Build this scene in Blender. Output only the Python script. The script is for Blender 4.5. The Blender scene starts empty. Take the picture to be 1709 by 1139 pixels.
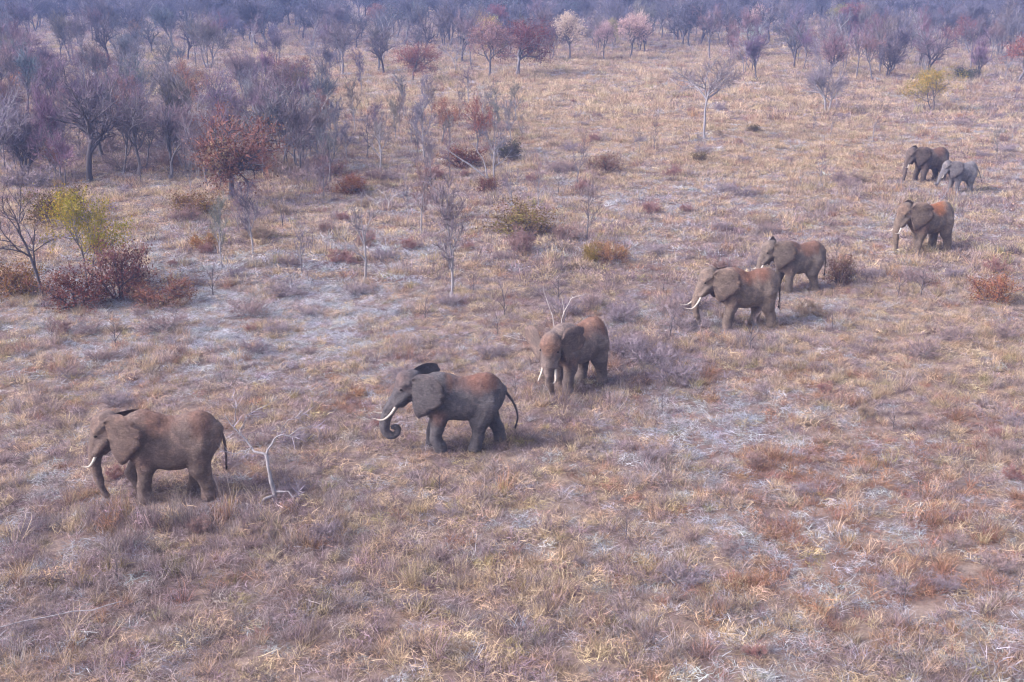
import bpy, math, random
import numpy as np
from mathutils import Vector, Matrix, Euler

R = math.radians
scene = bpy.context.scene
COL = scene.collection

# ------------------------------------------------------------------ camera
PITCH, FPX, CAM_H = 18.1, 2000.0, 17.0          # focal length in pixels of the 1709 px wide photograph
cam_d = bpy.data.cameras.new('camera')
cam_d.sensor_width = 36.0
cam_d.lens = 36.0 * FPX / 1709.0
cam_d.clip_start, cam_d.clip_end = 0.5, 12000
cam = bpy.data.objects.new('camera', cam_d)
cam.location = (0, 0, CAM_H)
cam.rotation_euler = (R(90 - PITCH), 0, 0)
COL.objects.link(cam)
scene.camera = cam

# ------------------------------------------------------------------ world and sun (soft light from the left)
SUN_EL, SUN_AZ = 36.0, 256.0                     # azimuth clockwise from +Y (away from the camera)
world = bpy.data.worlds.new('World'); scene.world = world; world.use_nodes = True
wn, wl = world.node_tree.nodes, world.node_tree.links
wn.clear()
sky = wn.new('ShaderNodeTexSky'); sky.sky_type = 'NISHITA'; sky.sun_disc = False
sky.sun_elevation = R(SUN_EL); sky.sun_rotation = R(SUN_AZ)
sky.air_density, sky.dust_density, sky.ozone_density = 1.0, 4.0, 1.0
hs = wn.new('ShaderNodeHueSaturation'); hs.inputs['Saturation'].default_value = 0.45   # thin cloud: whiter than clear sky
bg = wn.new('ShaderNodeBackground'); bg.inputs['Strength'].default_value = 0.12
wo = wn.new('ShaderNodeOutputWorld')
wl.new(sky.outputs[0], hs.inputs['Color']); tn = wn.new('ShaderNodeMix'); tn.data_type = 'RGBA'; tn.blend_type = 'MULTIPLY'; tn.inputs[0].default_value = 1.0; tn.inputs[7].default_value = (0.965, 0.962, 1.085, 1)   # dusk cloud, faintly lilac
wl.new(hs.outputs[0], tn.inputs[6]); wl.new(tn.outputs[2], bg.inputs['Color']); wl.new(bg.outputs[0], wo.inputs['Surface'])
sd = bpy.data.lights.new('sun', 'SUN'); sd.energy = 1.5; sd.angle = R(20); sd.color = (1.0, 0.91, 0.85)
sun = bpy.data.objects.new('sun', sd)
_a, _e = R(SUN_AZ), R(SUN_EL)
SUN_DIR = Vector((math.sin(_a) * math.cos(_e), math.cos(_a) * math.cos(_e), math.sin(_e)))
sun.rotation_euler = SUN_DIR.to_track_quat('Z', 'Y').to_euler()
COL.objects.link(sun)

vs = scene.view_settings
scene.display_settings.display_device = 'sRGB'
vs.view_transform = 'Standard'; vs.look = 'None'; vs.gamma = 1.0; vs.use_curve_mapping = False
vs.exposure = 1.72
scene.render.engine = 'CYCLES'
cy = scene.cycles
cy.use_denoising = True
cy.pixel_filter_type = 'BLACKMAN_HARRIS'; cy.filter_width = 1.2
cy.use_adaptive_sampling = True; cy.adaptive_threshold = 0.02; cy.adaptive_min_samples = 48
cy.max_bounces, cy.diffuse_bounces, cy.glossy_bounces, cy.transmission_bounces, cy.volume_bounces, cy.transparent_max_bounces = 3, 2, 1, 2, 0, 8
cy.debug_use_spatial_splits = True
cy.caustics_reflective = cy.caustics_refractive = False

# ------------------------------------------------------------------ numeric helpers
def _hash(ix, iy, seed):
    h = (ix.astype(np.int64) * 374761393 + iy.astype(np.int64) * 668265263 + seed * 974711) & 0x7fffffff
    h = ((h ^ (h >> 13)) * 1274126177) & 0x7fffffff
    return ((h ^ (h >> 16)) & 0xffff) / 65535.0

def vnoise(x, y, seed=0):
    x = np.asarray(x, float); y = np.asarray(y, float)
    ix, iy = np.floor(x), np.floor(y)
    fx, fy = x - ix, y - iy
    ux, uy = fx * fx * (3 - 2 * fx), fy * fy * (3 - 2 * fy)
    a = _hash(ix, iy, seed); b = _hash(ix + 1, iy, seed); c = _hash(ix, iy + 1, seed); d = _hash(ix + 1, iy + 1, seed)
    return (a * (1 - ux) + b * ux) * (1 - uy) + (c * (1 - ux) + d * ux) * uy

def fbm(x, y, seed=0, octv=4):
    s, a, t = 0.0, 0.5, 0.0
    for k in range(octv):
        s = s + a * vnoise(x * 2 ** k + 13.7 * k, y * 2 ** k - 7.3 * k, seed + k)
        t += a; a *= 0.5
    return s / t

def sstep(a, b, x):
    t = np.clip((x - a) / (b - a), 0, 1)
    return t * t * (3 - 2 * t)

def ground_z(x, y):
    x = np.asarray(x, float); y = np.asarray(y, float)
    near = 1 - sstep(150, 320, np.hypot(x, y))
    return (fbm(x / 26, y / 26, 3, 3) - 0.5) * 0.7 * near + (fbm(x / 1.6, y / 1.6, 9, 2) - 0.5) * 0.14 * near

_cp, _sp = math.cos(R(PITCH)), math.sin(R(PITCH))
FWD, UP = Vector((0, _cp, -_sp)), Vector((0, _sp, _cp))

def at(px, py):
    """The place on the ground that the photograph shows at this pixel."""
    d = FWD * FPX + Vector((1, 0, 0)) * (px - 854.5) + UP * (569.5 - py)
    z = 0.0
    for _ in range(4):
        t = (z - CAM_H) / d.z
        x, y = d.x * t, d.y * t
        z = float(ground_z(x, y))
    return Vector((x, y, z))

def project(x, y, z):
    dx, dy, dz = x, y, z - CAM_H
    zc = dy * _cp - dz * _sp
    return 854.5 + FPX * dx / zc, 569.5 - FPX * (dy * _sp + dz * _cp) / zc

def height_for(base, hpx):
    """Metres that span hpx pixels above a base point."""
    h = 3.0
    _, y0 = project(*base)
    for _ in range(6):
        _, y1 = project(base.x, base.y, base.z + h)
        h *= hpx / max(1e-3, y0 - y1)
    return h

# ------------------------------------------------------------------ object helpers
def mesh_from(name, verts, faces, mats, midx=None, smooth=False, colors=None):
    me = bpy.data.meshes.new(name)
    me.from_pydata([tuple(v) for v in verts], [], faces)
    for m in (mats if isinstance(mats, (list, tuple)) else [mats]):
        me.materials.append(m)
    if midx is not None:
        me.polygons.foreach_set('material_index', midx)
    if smooth:
        me.polygons.foreach_set('use_smooth', [True] * len(me.polygons))
    if colors is not None:
        a = me.attributes.new('tone', 'FLOAT_COLOR', 'POINT')
        a.data.foreach_set('color', np.asarray(colors, np.float32).ravel())
    me.update()
    return me

def link(name, data, parent=None):
    o = bpy.data.objects.new(name, data)
    COL.objects.link(o)
    o.parent = parent
    return o

def tag(o, label, cat=None, group=None, kind=None):
    o['label'] = label
    if cat: o['category'] = cat
    if group: o['group'] = group
    if kind: o['kind'] = kind
    return o

# ------------------------------------------------------------------ materials
class NT:
    def __init__(self, name):
        self.m = bpy.data.materials.new(name); self.m.use_nodes = True
        self.t = self.m.node_tree; self.t.nodes.clear()
        self.out = self.n('ShaderNodeOutputMaterial')
    def n(self, kind, **kw):
        nd = self.t.nodes.new(kind)
        for k, v in kw.items(): setattr(nd, k, v)
        return nd
    def l(self, a, b): self.t.links.new(a, b)
    def rgb(self, c):
        nd = self.n('ShaderNodeRGB'); nd.outputs[0].default_value = (*c, 1); return nd.outputs[0]
    def mix(self, f, a, b, mode='MIX'):
        nd = self.n('ShaderNodeMix', data_type='RGBA', blend_type=mode)
        for s, v in ((nd.inputs[0], f), (nd.inputs[6], a), (nd.inputs[7], b)):
            if isinstance(v, (int, float)): s.default_value = v
            elif isinstance(v, tuple): s.default_value = (*v, 1)
            else: self.l(v, s)
        return nd.outputs[2]
    def noise(self, vec, scale, detail=4, rough=0.6):
        nd = self.n('ShaderNodeTexNoise'); nd.inputs['Scale'].default_value = scale
        nd.inputs['Detail'].default_value = detail; nd.inputs['Roughness'].default_value = rough
        if vec is not None: self.l(vec, nd.inputs['Vector'])
        return nd.outputs[0]
    def ramp(self, f, stops):
        nd = self.n('ShaderNodeValToRGB'); e = nd.color_ramp.elements
        while len(e) < len(stops): e.new(0.5)
        for k, (p, c) in enumerate(stops):
            e[k].position = p; e[k].color = (*c, 1) if len(c) == 3 else c
        self.l(f, nd.inputs[0]); return nd.outputs[0]
    def principled(self, col, rough=0.85, spec=0.25, bump=None, strength=0.3, dist=0.02):
        p = self.n('ShaderNodeBsdfPrincipled')
        if isinstance(col, tuple): p.inputs['Base Color'].default_value = (*col, 1)
        else: self.l(col, p.inputs['Base Color'])
        p.inputs['Roughness'].default_value = rough
        p.inputs['Specular IOR Level'].default_value = spec
        if bump is not None:
            b = self.n('ShaderNodeBump'); b.inputs['Strength'].default_value = strength; b.inputs['Distance'].default_value = dist
            self.l(bump, b.inputs['Height']); self.l(b.outputs[0], p.inputs['Normal'])
        self.l(p.outputs[0], self.out.inputs[0]); return p
    def leafy(self, col, trans=0.3):
        d = self.n('ShaderNodeBsdfDiffuse'); t = self.n('ShaderNodeBsdfTranslucent'); m = self.n('ShaderNodeMixShader')
        m.inputs[0].default_value = trans
        self.l(col, d.inputs[0]); self.l(col, t.inputs[0]); self.l(d.outputs[0], m.inputs[1]); self.l(t.outputs[0], m.inputs[2])
        self.l(m.outputs[0], self.out.inputs[0])

def mat_grass():
    k = NT('dry_grass')
    a = k.n('ShaderNodeAttribute', attribute_type='INSTANCER', attribute_name='col')
    b = k.n('ShaderNodeAttribute', attribute_type='GEOMETRY', attribute_name='tone')
    k.leafy(k.mix(1.0, a.outputs[0], b.outputs[0], 'MULTIPLY'), 0.3)
    return k.m

def mat_object_tint(name, trans):
    k = NT(name)
    oi = k.n('ShaderNodeObjectInfo')
    b = k.n('ShaderNodeAttribute', attribute_type='GEOMETRY', attribute_name='tone')
    k.leafy(k.mix(1.0, oi.outputs['Color'], b.outputs[0], 'MULTIPLY'), trans)
    return k.m

def mat_leaf():
    k = NT('leaf')
    b = k.n('ShaderNodeAttribute', attribute_type='GEOMETRY', attribute_name='tone')
    oi = k.n('ShaderNodeObjectInfo')
    k.leafy(k.mix(1.0, oi.outputs['Color'], b.outputs[0], 'MULTIPLY'), 0.3)
    return k.m

def mat_bark(name, c0, c1):
    k = NT(name)
    tc = k.n('ShaderNodeTexCoord'); mp = k.n('ShaderNodeMapping'); mp.inputs['Scale'].default_value = (1, 1, 0.25)
    k.l(tc.outputs['Object'], mp.inputs[0])
    f = k.noise(mp.outputs[0], 9, 5, 0.7)
    col = k.ramp(f, [(0.3, c0), (0.7, c1)])
    k.principled(col, 0.9, 0.15, f, 0.8, 0.02)
    return k.m

def mat_ground():
    k = NT('dry_soil')
    g = k.n('ShaderNodeNewGeometry')
    P = g.outputs['Position']
    big = k.noise(P, 0.05, 4, 0.6)
    mid = k.noise(P, 0.45, 5, 0.65)
    fine = k.noise(P, 5.0, 6, 0.75)
    base = k.ramp(mid, [(0.30, (0.105, 0.082, 0.083)), (0.46, (0.170, 0.133, 0.126)), (0.60, (0.245, 0.197, 0.172)), (0.75, (0.245, 0.215, 0.206))])
    tint = k.ramp(big, [(0.35, (0.90, 0.80, 0.80)), (0.6, (1.05, 1.0, 0.92))])
    c = k.mix(1.0, base, tint, 'MULTIPLY')
    fr = k.ramp(fine, [(0.30, (0.45, 0.42, 0.44)), (0.5, (1.0, 0.98, 0.96)), (0.72, (1.35, 1.32, 1.28))])
    c = k.mix(1.0, c, fr, 'MULTIPLY')
    k.principled(c, 0.95, 0.1, fine, 0.9, 0.08)
    return k.m

def mat_skin():
    k = NT('elephant_skin')
    tc = k.n('ShaderNodeTexCoord')
    b = k.n('ShaderNodeAttribute', attribute_type='GEOMETRY', attribute_name='tone')
    n1 = k.noise(tc.outputs['Object'], 3.2, 6, 0.7)
    n2 = k.noise(tc.outputs['Object'], 26, 4, 0.7)
    mp = k.n('ShaderNodeMapping'); mp.inputs['Scale'].default_value = (1.0, 1.0, 3.0)
    k.l(tc.outputs['Object'], mp.inputs[0])
    vo = k.n('ShaderNodeTexVoronoi', feature='DISTANCE_TO_EDGE'); vo.inputs['Scale'].default_value = 9
    k.l(mp.outputs[0], vo.inputs['Vector'])
    wr = k.ramp(vo.outputs['Distance'], [(0.0, (0.0, 0.0, 0.0)), (0.12, (1, 1, 1))])
    shade = k.ramp(n1, [(0.28, (0.74, 0.74, 0.76)), (0.5, (1.0, 1.0, 1.0)), (0.74, (1.22, 1.18, 1.12))])
    c = k.mix(1.0, b.outputs[0], shade, 'MULTIPLY')
    c = k.mix(1.0, c, k.ramp(n2, [(0.3, (0.86, 0.86, 0.86)), (0.7, (1.12, 1.12, 1.12))]), 'MULTIPLY')
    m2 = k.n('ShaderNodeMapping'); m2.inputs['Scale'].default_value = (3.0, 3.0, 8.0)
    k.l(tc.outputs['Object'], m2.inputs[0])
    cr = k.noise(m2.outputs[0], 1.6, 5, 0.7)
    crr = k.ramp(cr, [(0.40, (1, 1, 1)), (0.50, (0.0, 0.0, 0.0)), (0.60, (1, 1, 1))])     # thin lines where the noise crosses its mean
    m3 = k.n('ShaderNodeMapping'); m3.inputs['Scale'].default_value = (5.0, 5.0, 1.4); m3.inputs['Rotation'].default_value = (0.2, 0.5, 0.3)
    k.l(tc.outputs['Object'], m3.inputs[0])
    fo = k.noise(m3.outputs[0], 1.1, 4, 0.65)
    crease_shade = k.ramp(cr, [(0.42, (1.06, 1.05, 1.04)), (0.50, (0.70, 0.68, 0.68)), (0.58, (1.06, 1.05, 1.04))])  # shade in the skin creases, painted into the hide colour
    c = k.mix(0.75, c, k.mix(1.0, c, crease_shade, 'MULTIPLY'))
    mu = k.noise(tc.outputs['Object'], 1.9, 7, 0.72)
    muf = k.ramp(mu, [(0.53, (0, 0, 0)), (0.58, (1, 1, 1))])
    c = k.mix(muf, c, k.mix(1.0, c, (1.30, 1.25, 1.20), 'MULTIPLY'))
    c = k.mix(k.ramp(mu, [(0.36, (1, 1, 1)), (0.41, (0, 0, 0))]), c, k.mix(1.0, c, (0.72, 0.72, 0.75), 'MULTIPLY'))
    h = k.mix(0.5, k.mix(0.45, wr, n2), k.mix(0.5, crr, fo))
    k.principled(c, 0.85, 0.22, h, 1.0, 0.10)
    return k.m

def mat_flat(name, col, rough, var=0.15):
    k = NT(name)
    tc = k.n('ShaderNodeTexCoord')
    f = k.noise(tc.outputs['Object'], 12, 3)
    c = k.ramp(f, [(0.3, tuple(v * (1 - var) for v in col)), (0.7, tuple(v * (1 + var) for v in col))])
    k.principled(c, rough, 0.3)
    return k.m

M_GRASS, M_TWIG, M_LEAF = mat_grass(), mat_object_tint('twig', 0.0), mat_leaf()
M_BARK = {'dark': mat_bark('bark_dark', (0.045, 0.038, 0.045), (0.13, 0.112, 0.125)),
          'mid': mat_bark('bark_mid', (0.085, 0.075, 0.084), (0.22, 0.198, 0.212)),
          'pale': mat_bark('bark_pale', (0.15, 0.135, 0.145), (0.36, 0.335, 0.35)),
          'white': mat_bark('bark_bleached', (0.34, 0.30, 0.285), (0.58, 0.52, 0.49))}
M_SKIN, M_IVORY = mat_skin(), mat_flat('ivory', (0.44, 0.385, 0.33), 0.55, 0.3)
M_EYE, M_HAIR = mat_flat('eye_dark', (0.018, 0.013, 0.011), 0.2), mat_flat('tail_hair', (0.03, 0.025, 0.028), 0.7)
M_GROUND = mat_ground()

# ------------------------------------------------------------------ ground: one sheet to the horizon
def build_ground():
    ys = [-60.0]
    while ys[-1] < 6000:
        y = ys[-1]
        ys.append(y + (0.45 if 12 < y < 80 else 1.0 if 80 <= y < 170 else 6.0 if y <= 12 else 1.0 + (y - 170) * 0.12))
    xs = [0.0]
    while xs[-1] < 6000:
        x = xs[-1]
        xs.append(x + (0.45 if x < 40 else 1.2 if x < 95 else 1.2 + (x - 95) * 0.15))
    xs = np.array([-v for v in xs[:0:-1]] + xs); ys = np.array(ys)
    X, Y = np.meshgrid(xs, ys)
    Z = ground_z(X, Y)
    V = np.stack([X.ravel(), Y.ravel(), Z.ravel()], 1)
    nx, ny = len(xs), len(ys)
    i = np.arange(nx * ny).reshape(ny, nx)
    Fc = np.stack([i[:-1, :-1].ravel(), i[:-1, 1:].ravel(), i[1:, 1:].ravel(), i[1:, :-1].ravel()], 1)
    me = bpy.data.meshes.new('ground')
    me.vertices.add(len(V)); me.vertices.foreach_set('co', V.astype(np.float32).ravel())
    me.loops.add(Fc.size); me.loops.foreach_set('vertex_index', Fc.ravel().astype(np.int32))
    me.polygons.add(len(Fc)); me.polygons.foreach_set('loop_start', np.arange(0, Fc.size, 4, dtype=np.int32))
    me.polygons.foreach_set('use_smooth', np.ones(len(Fc), bool))
    me.materials.append(M_GROUND); me.update(calc_edges=True)
    tag(link('ground', me), 'dry pinkish soil of the open savanna', 'ground', kind='structure')
build_ground()

# ------------------------------------------------------------------ elephants
def sd_ell(P, c, r, M=None):
    q = P - np.array(c, np.float32)
    if M is not None: q = q @ np.array(M, np.float32)          # into the ellipsoid's own frame
    r = np.array(r, np.float32)
    k0 = np.sqrt(((q / r) ** 2).sum(1)); k1 = np.sqrt(((q / (r * r)) ** 2).sum(1)) + 1e-6
    return k0 * (k0 - 1) / k1

def sd_cone(P, a, b, ra, rb):
    a = np.array(a, np.float32); b = np.array(b, np.float32)
    ba = b - a; q = P - a
    t = np.clip((q @ ba) / max(1e-9, float(ba @ ba)), 0, 1)
    return np.sqrt(((q - t[:, None] * ba) ** 2).sum(1)) - (ra + (rb - ra) * t)

def smin(a, b, k):
    h = np.clip(0.5 + 0.5 * (b - a) / k, 0, 1)
    return b * (1 - h) + a * h - k * h * (1 - h)

def surface_nets(F, o, h):
    S = F < 0
    nx, ny, nz = F.shape
    C = np.stack([S[i:nx - 1 + i, j:ny - 1 + j, k:nz - 1 + k] for i in (0, 1) for j in (0, 1) for k in (0, 1)], -1)
    act = C.any(-1) & ~C.all(-1)
    ci = np.argwhere(act)
    offs = np.array([(i, j, k) for i in (0, 1) for j in (0, 1) for k in (0, 1)])
    val = np.stack([F[ci[:, 0] + a, ci[:, 1] + b, ci[:, 2] + c] for a, b, c in offs], 1)
    pos = np.zeros((len(ci), 3)); cnt = np.zeros(len(ci))
    for a in range(8):
        for b in range(a + 1, 8):
            if np.abs(offs[a] - offs[b]).sum() != 1: continue
            fa, fb = val[:, a], val[:, b]
            m = (fa < 0) != (fb < 0)
            t = np.where(m, fa / np.where(m, fa - fb, 1), 0)
            pos += np.where(m[:, None], offs[a] + t[:, None] * (offs[b] - offs[a]), 0); cnt += m
    V = (ci + pos / cnt[:, None]) * h + np.array(o)
    idx = -np.ones(act.shape, np.int64); idx[act] = np.arange(len(ci))
    Fs = []
    for ax in range(3):
        a, b = [slice(None)] * 3, [slice(None)] * 3
        a[ax], b[ax] = slice(0, -1), slice(1, None)
        s0, s1 = S[tuple(a)], S[tuple(b)]
        e = np.argwhere(s0 != s1)
        u, v = (ax + 1) % 3, (ax + 2) % 3
        e = e[(e[:, u] > 0) & (e[:, v] > 0) & (e[:, u] < F.shape[u] - 1) & (e[:, v] < F.shape[v] - 1)]
        du, dv = np.zeros(3, int), np.zeros(3, int); du[u] = 1; dv[v] = 1
        q = np.stack([idx[tuple((e - w).T)] for w in (du + dv, dv, 0 * du, du)], 1)
        flip = ~s0[tuple(e.T)]
        q[flip] = q[flip][:, ::-1]
        Fs.append(q)
    return V, np.concatenate(Fs)

def tube(path, radii, n=6, cap=True):
    V, Fc = [], []
    up = Vector((0.31, 0.22, 0.93)).normalized()
    for i, p in enumerate(path):
        d = (Vector(path[min(i + 1, len(path) - 1)]) - Vector(path[max(i - 1, 0)]))
        d = d.normalized() if d.length > 1e-6 else Vector((0, 0, 1))
        a = d.cross(up)
        if a.length < 0.05: a = d.cross(Vector((1, 0, 0)))
        a.normalize(); b = d.cross(a)
        for k in range(n):
            t = 2 * math.pi * k / n
            V.append(Vector(p) + (a * math.cos(t) + b * math.sin(t)) * radii[i])
    for i in range(len(path) - 1):
        for k in range(n):
            Fc.append((i * n + k, i * n + (k + 1) % n, (i + 1) * n + (k + 1) % n, (i + 1) * n + k))
    if cap:
        Fc.append(tuple(range(n - 1, -1, -1))); Fc.append(tuple(range((len(path) - 1) * n, len(path) * n)))
    return V, Fc

def bez(pts, n):
    """Catmull-Rom through pts."""
    P = [Vector(p) for p in pts]; P = [P[0] * 2 - P[1]] + P + [P[-1] * 2 - P[-2]]
    out = []
    m = len(P) - 3
    for i in range(n + 1):
        u = i / n * m; k = min(int(u), m - 1); t = u - k
        a, b, c, d = P[k:k + 4]
        out.append(0.5 * ((2 * b) + (c - a) * t + (2 * a - 5 * b + 4 * c - d) * t * t + (3 * b - a - 3 * c + d) * t ** 3))
    return out

EAR = [(0.00, 0.34), (0.07, 0.48), (0.24, 0.59), (0.48, 0.62), (0.72, 0.55), (0.92, 0.37), (1.02, 0.11), (1.02, -0.12), (0.90, -0.34), (0.67, -0.58),
       (0.43, -0.80), (0.25, -0.90), (0.12, -0.72), (0.05, -0.42), (0.00, -0.10)]

def make_elephant(name, px, py, height, heading, label, skin=(0.150, 0.118, 0.112), dust=1.0, dust_col=(0.255, 0.112, 0.072),
                  dust_area=((-0.35, 2.62, 0.9),), legs=None, head_pitch=0.0, head_yaw=0.0, trunk=None, ears=(28, 28), ear_top=(0, 0),
                  tusk=0.75, tail=None, seed=1, face_dust=0.0, sink=0.0, belly=0.06, build=(1.0, 1.0), ear_h=(1.0, 0.88)):
    rng = random.Random(seed)
    h = 0.045
    lo = np.array((-2.15, -1.05, -0.10)); hi = np.array((3.55, 1.05, 3.35))
    n = np.ceil((hi - lo) / h).astype(int)
    g = np.stack(np.meshgrid(*[lo[k] + h * np.arange(n[k]) for k in range(3)], indexing='ij'), -1)
    P = g.reshape(-1, 3).astype(np.float32)
    piv = Vector((1.15, 0, 2.25))
    HM = Matrix.Rotation(R(head_yaw), 3, 'Z') @ Matrix.Rotation(R(head_pitch), 3, 'Y')
    HS = 1.06                                                      # a big head
    def H(p): return piv + HM @ ((Vector(p) - piv) * HS)
    # trunk of the body: high shoulder, dipped back, high rump, deep belly
    D = sd_ell(P, (0.72, 0, 1.98), (0.78, 0.60, 0.88))
    D = smin(D, sd_ell(P, (-0.12, 0, 1.86 - belly), (1.20, 0.75, 0.74 + belly * 0.7)), 0.30)
    D = smin(D, sd_ell(P, (-0.92, 0, 2.02), (0.74, 0.60, 0.78)), 0.28)
    D = smin(D, sd_cone(P, (-0.15, 0, 2.46), (-1.00, 0, 2.54), 0.19, 0.19), 0.35)
    D = smin(D, sd_cone(P, (-1.05, 0, 2.56), (-1.55, 0, 2.22), 0.17, 0.13), 0.25)
    D = smin(D, sd_cone(P, (0.35, 0, 2.62), (0.85, 0, 2.66), 0.18, 0.20), 0.35)
    # legs
    base = {'FL': [(0.78, 0.36, 1.75), (0.66, 0.40, 1.18), (0.76, 0.40, 0.55), (0.74, 0.40, 0.10)],
            'HL': [(-0.98, 0.34, 1.74), (-0.90, 0.39, 1.10), (-1.06, 0.38, 0.52), (-1.03, 0.38, 0.10)]}
    for key in ('FL', 'FR', 'HL', 'HR'):
        js = [list(j) for j in base[key[0] + 'L']]
        if key[1] == 'R':
            for j in js: j[1] = -j[1]
        sw = (legs or {}).get(key, 0.0)
        if isinstance(sw, (int, float)):
            off = [(0, 0), (sw * 0.42, 0), (sw * 0.80, 0.02 * abs(sw)), (sw, 0.0)]
        else:
            off = [(0, 0)] + list(sw)
        for j, (dx, dz) in zip(js, off): j[0] += dx; j[2] += dz
        rr = (0.37, 0.285, 0.215, 0.245) if key[0] == 'F' else (0.46, 0.345, 0.225, 0.245)
        L = sd_cone(P, js[0], js[1], rr[0], rr[1])
        L = smin(L, sd_cone(P, js[1], js[2], rr[1] * 0.98, rr[2]), 0.10)
        L = smin(L, sd_cone(P, js[2], js[3], rr[2], rr[3]), 0.08)
        D = smin(D, L, 0.12)
    # neck, skull, jaw, sockets of the tusks, trunk
    D = smin(D, sd_cone(P, (0.85, 0, 2.15), H((1.50, 0, 2.30)), 0.58, 0.44), 0.25)
    Hd = sd_ell(P, H((1.78, 0, 2.48)), (0.46, 0.39, 0.50), HM)
    Hd = smin(Hd, sd_cone(P, H((1.62, 0, 2.74)), H((1.95, 0, 2.66)), 0.20, 0.20), 0.25)
    Hd = smin(Hd, sd_cone(P, H((1.92, 0, 2.42)), H((2.22, 0, 1.86)), 0.33, 0.235), 0.14)
    Hd = smin(Hd, sd_cone(P, H((1.68, 0, 2.10)), H((2.00, 0, 1.72)), 0.25, 0.11), 0.12)
    for s in (-1, 1):
        Hd = smin(Hd, sd_cone(P, H((1.86, s * 0.24, 2.16)), H((2.20, s * 0.22, 1.78)), 0.17, 0.115), 0.08)
        Hd = smin(Hd, sd_cone(P, H((1.98, s * 0.27, 2.52)), H((1.80, s * 0.30, 2.62)), 0.12, 0.12), 0.10)
    tr = trunk or [(2.22, 0, 1.86), (2.36, 0, 1.45), (2.40, 0, 1.0), (2.36, 0, 0.6), (2.30, 0, 0.25)]
    tp = bez([H(tr[0])] + [H(p) if k < 1 else H(p) for k, p in enumerate(tr[1:])], 18)
    for p in tp: p.z = max(p.z, 0.10)
    rad = [0.245 + (0.095 - 0.245) * (i / 18) ** 0.85 for i in range(19)]
    T = None
    for i in range(18):
        c = sd_cone(P, tp[i], tp[i + 1], rad[i], rad[i + 1])
        T = c if T is None else np.minimum(T, c)
    Hd = smin(Hd, T, 0.07)
    D = smin(D, Hd, 0.13)
    near_s = np.abs(D) < 0.12                                      # loose skin: shallow folds and hollows
    Q = P[near_s]
    f1 = fbm(Q[:, 0] * 3.4 + seed, Q[:, 2] * 1.6 + Q[:, 1] * 2.0, seed + 5, 3)
    f2 = fbm(Q[:, 0] * 1.8 + Q[:, 1] * 2.0, Q[:, 2] * 6.0 + seed, seed + 9, 3)
    D[near_s] += 0.075 * (0.5 - np.abs(2 * f1 - 1) ** 0.7) * 0.5 + 0.05 * (f2 - 0.5)
    D = np.maximum(D, -P[:, 2])                                   # flat soles
    V, Fq = surface_nets(D.reshape(n), lo, h)
    # colour: hide, dust lying on the back and brow, darker feet
    nz = fbm(V[:, 0] * 2.6 + seed * 7, V[:, 1] * 2.6 + V[:, 2] * 2.3, seed, 5)
    dm = np.zeros(len(V))
    for (cx, cz, rx) in dust_area:
        q = ((V[:, 0] - cx) / rx) ** 2 + ((V[:, 2] - cz) / 0.52) ** 2 + (V[:, 1] / 1.1) ** 2
        dm = np.maximum(dm, 0.80 * sstep(1.7, -0.1, q + (nz - 0.5) * 2.6))
    dm *= dust
    if face_dust:
        fp = H((2.02, 0, 2.62))
        q = ((V - np.array(fp)) ** 2).sum(1)
        dm = np.maximum(dm, face_dust * sstep(0.34, 0.02, q + (nz - 0.5) * 0.25))
    sh = np.maximum(0, 1 - ((V[:, 0] - 0.80) / 0.42) ** 2 - ((V[:, 2] - 1.42) / 0.40) ** 2) * (0.45 * dust)
    dm = np.clip(np.maximum(dm, sh * nz * 1.6), 0, 1)[:, None]
    skin = tuple(1.28 * v for v in skin)
    if skin[0] > skin[2] * 1.04: skin = (skin[0] * 1.03, skin[1], skin[2] * 0.95)     # red soil on the hide
    sk = np.array(skin)[None, :] * (0.70 + 0.60 * nz[:, None])
    cV = sk * (1 - dm) + np.array(dust_col)[None, :] * (0.8 + 0.4 * nz[:, None]) * dm
    verts, faces, cols = list(map(tuple, V)), [tuple(f) for f in Fq.tolist()], [(*c, 1) for c in cV]
    # ears: thin, cupped and slightly frayed sheets that leave the side of the head
    for s, ang, top, eh in ((1, ears[0] + 2, ear_top[0], ear_h[0]), (-1, ears[1], ear_top[1], ear_h[1])):
        out = bez([(a, b, 0) for a, b in EAR], 40)
        nr, ns = 7, len(out)
        b0 = len(verts)
        fr = [rng.uniform(-1, 1) for _ in range(ns)]
        notch = {rng.randint(12, 26) for _ in range(2)}             # nicks in the rim
        for side in (0, 1):
            for i in range(ns):
                f = i / (ns - 1)
                A = Vector((0.0, 0.40 - 0.55 * f, 0))
                O = out[i]
                O = A + (O - A) * (1 + 0.035 * fr[i] - (0.10 if i in notch else 0))
                for j in range(nr + 1):
                    t = j / nr
                    q = A.lerp(O, t)
                    a, b = q.x, q.y
                    th = R(ang)
                    cup = 0.10 * math.sin(math.pi * min(1, t * 0.9)) + 0.025 * math.sin(f * 24) * t * t
                    lat = a * math.sin(th) + cup + top * max(0, b - 0.1) * max(0, a) - (0.03 * (1 - 0.6 * t) if side else 0)
                    if b > 0.45: lat -= (b - 0.45) * 0.25                # top edge rolls inward over the neck
                    back = a * math.cos(th) * 1.30
                    p = H((1.72 - back, s * (0.36 + lat), 2.38 + b * 1.04 * (eh if b > 0 else 1) + top * a * 0.25))
                    verts.append(tuple(p))
                    e = 0.92 + 0.16 * rng.random() - 0.10 * t
                    pink = max(0, t - 0.55) * 0.5
                    cols.append((skin[0] * e * (1.04 + 0.3 * pink), skin[1] * e * 1.02, skin[2] * e, 1))
        N2 = ns * (nr + 1)
        idx = lambda sd_, i, j: b0 + sd_ * N2 + i * (nr + 1) + j
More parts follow.
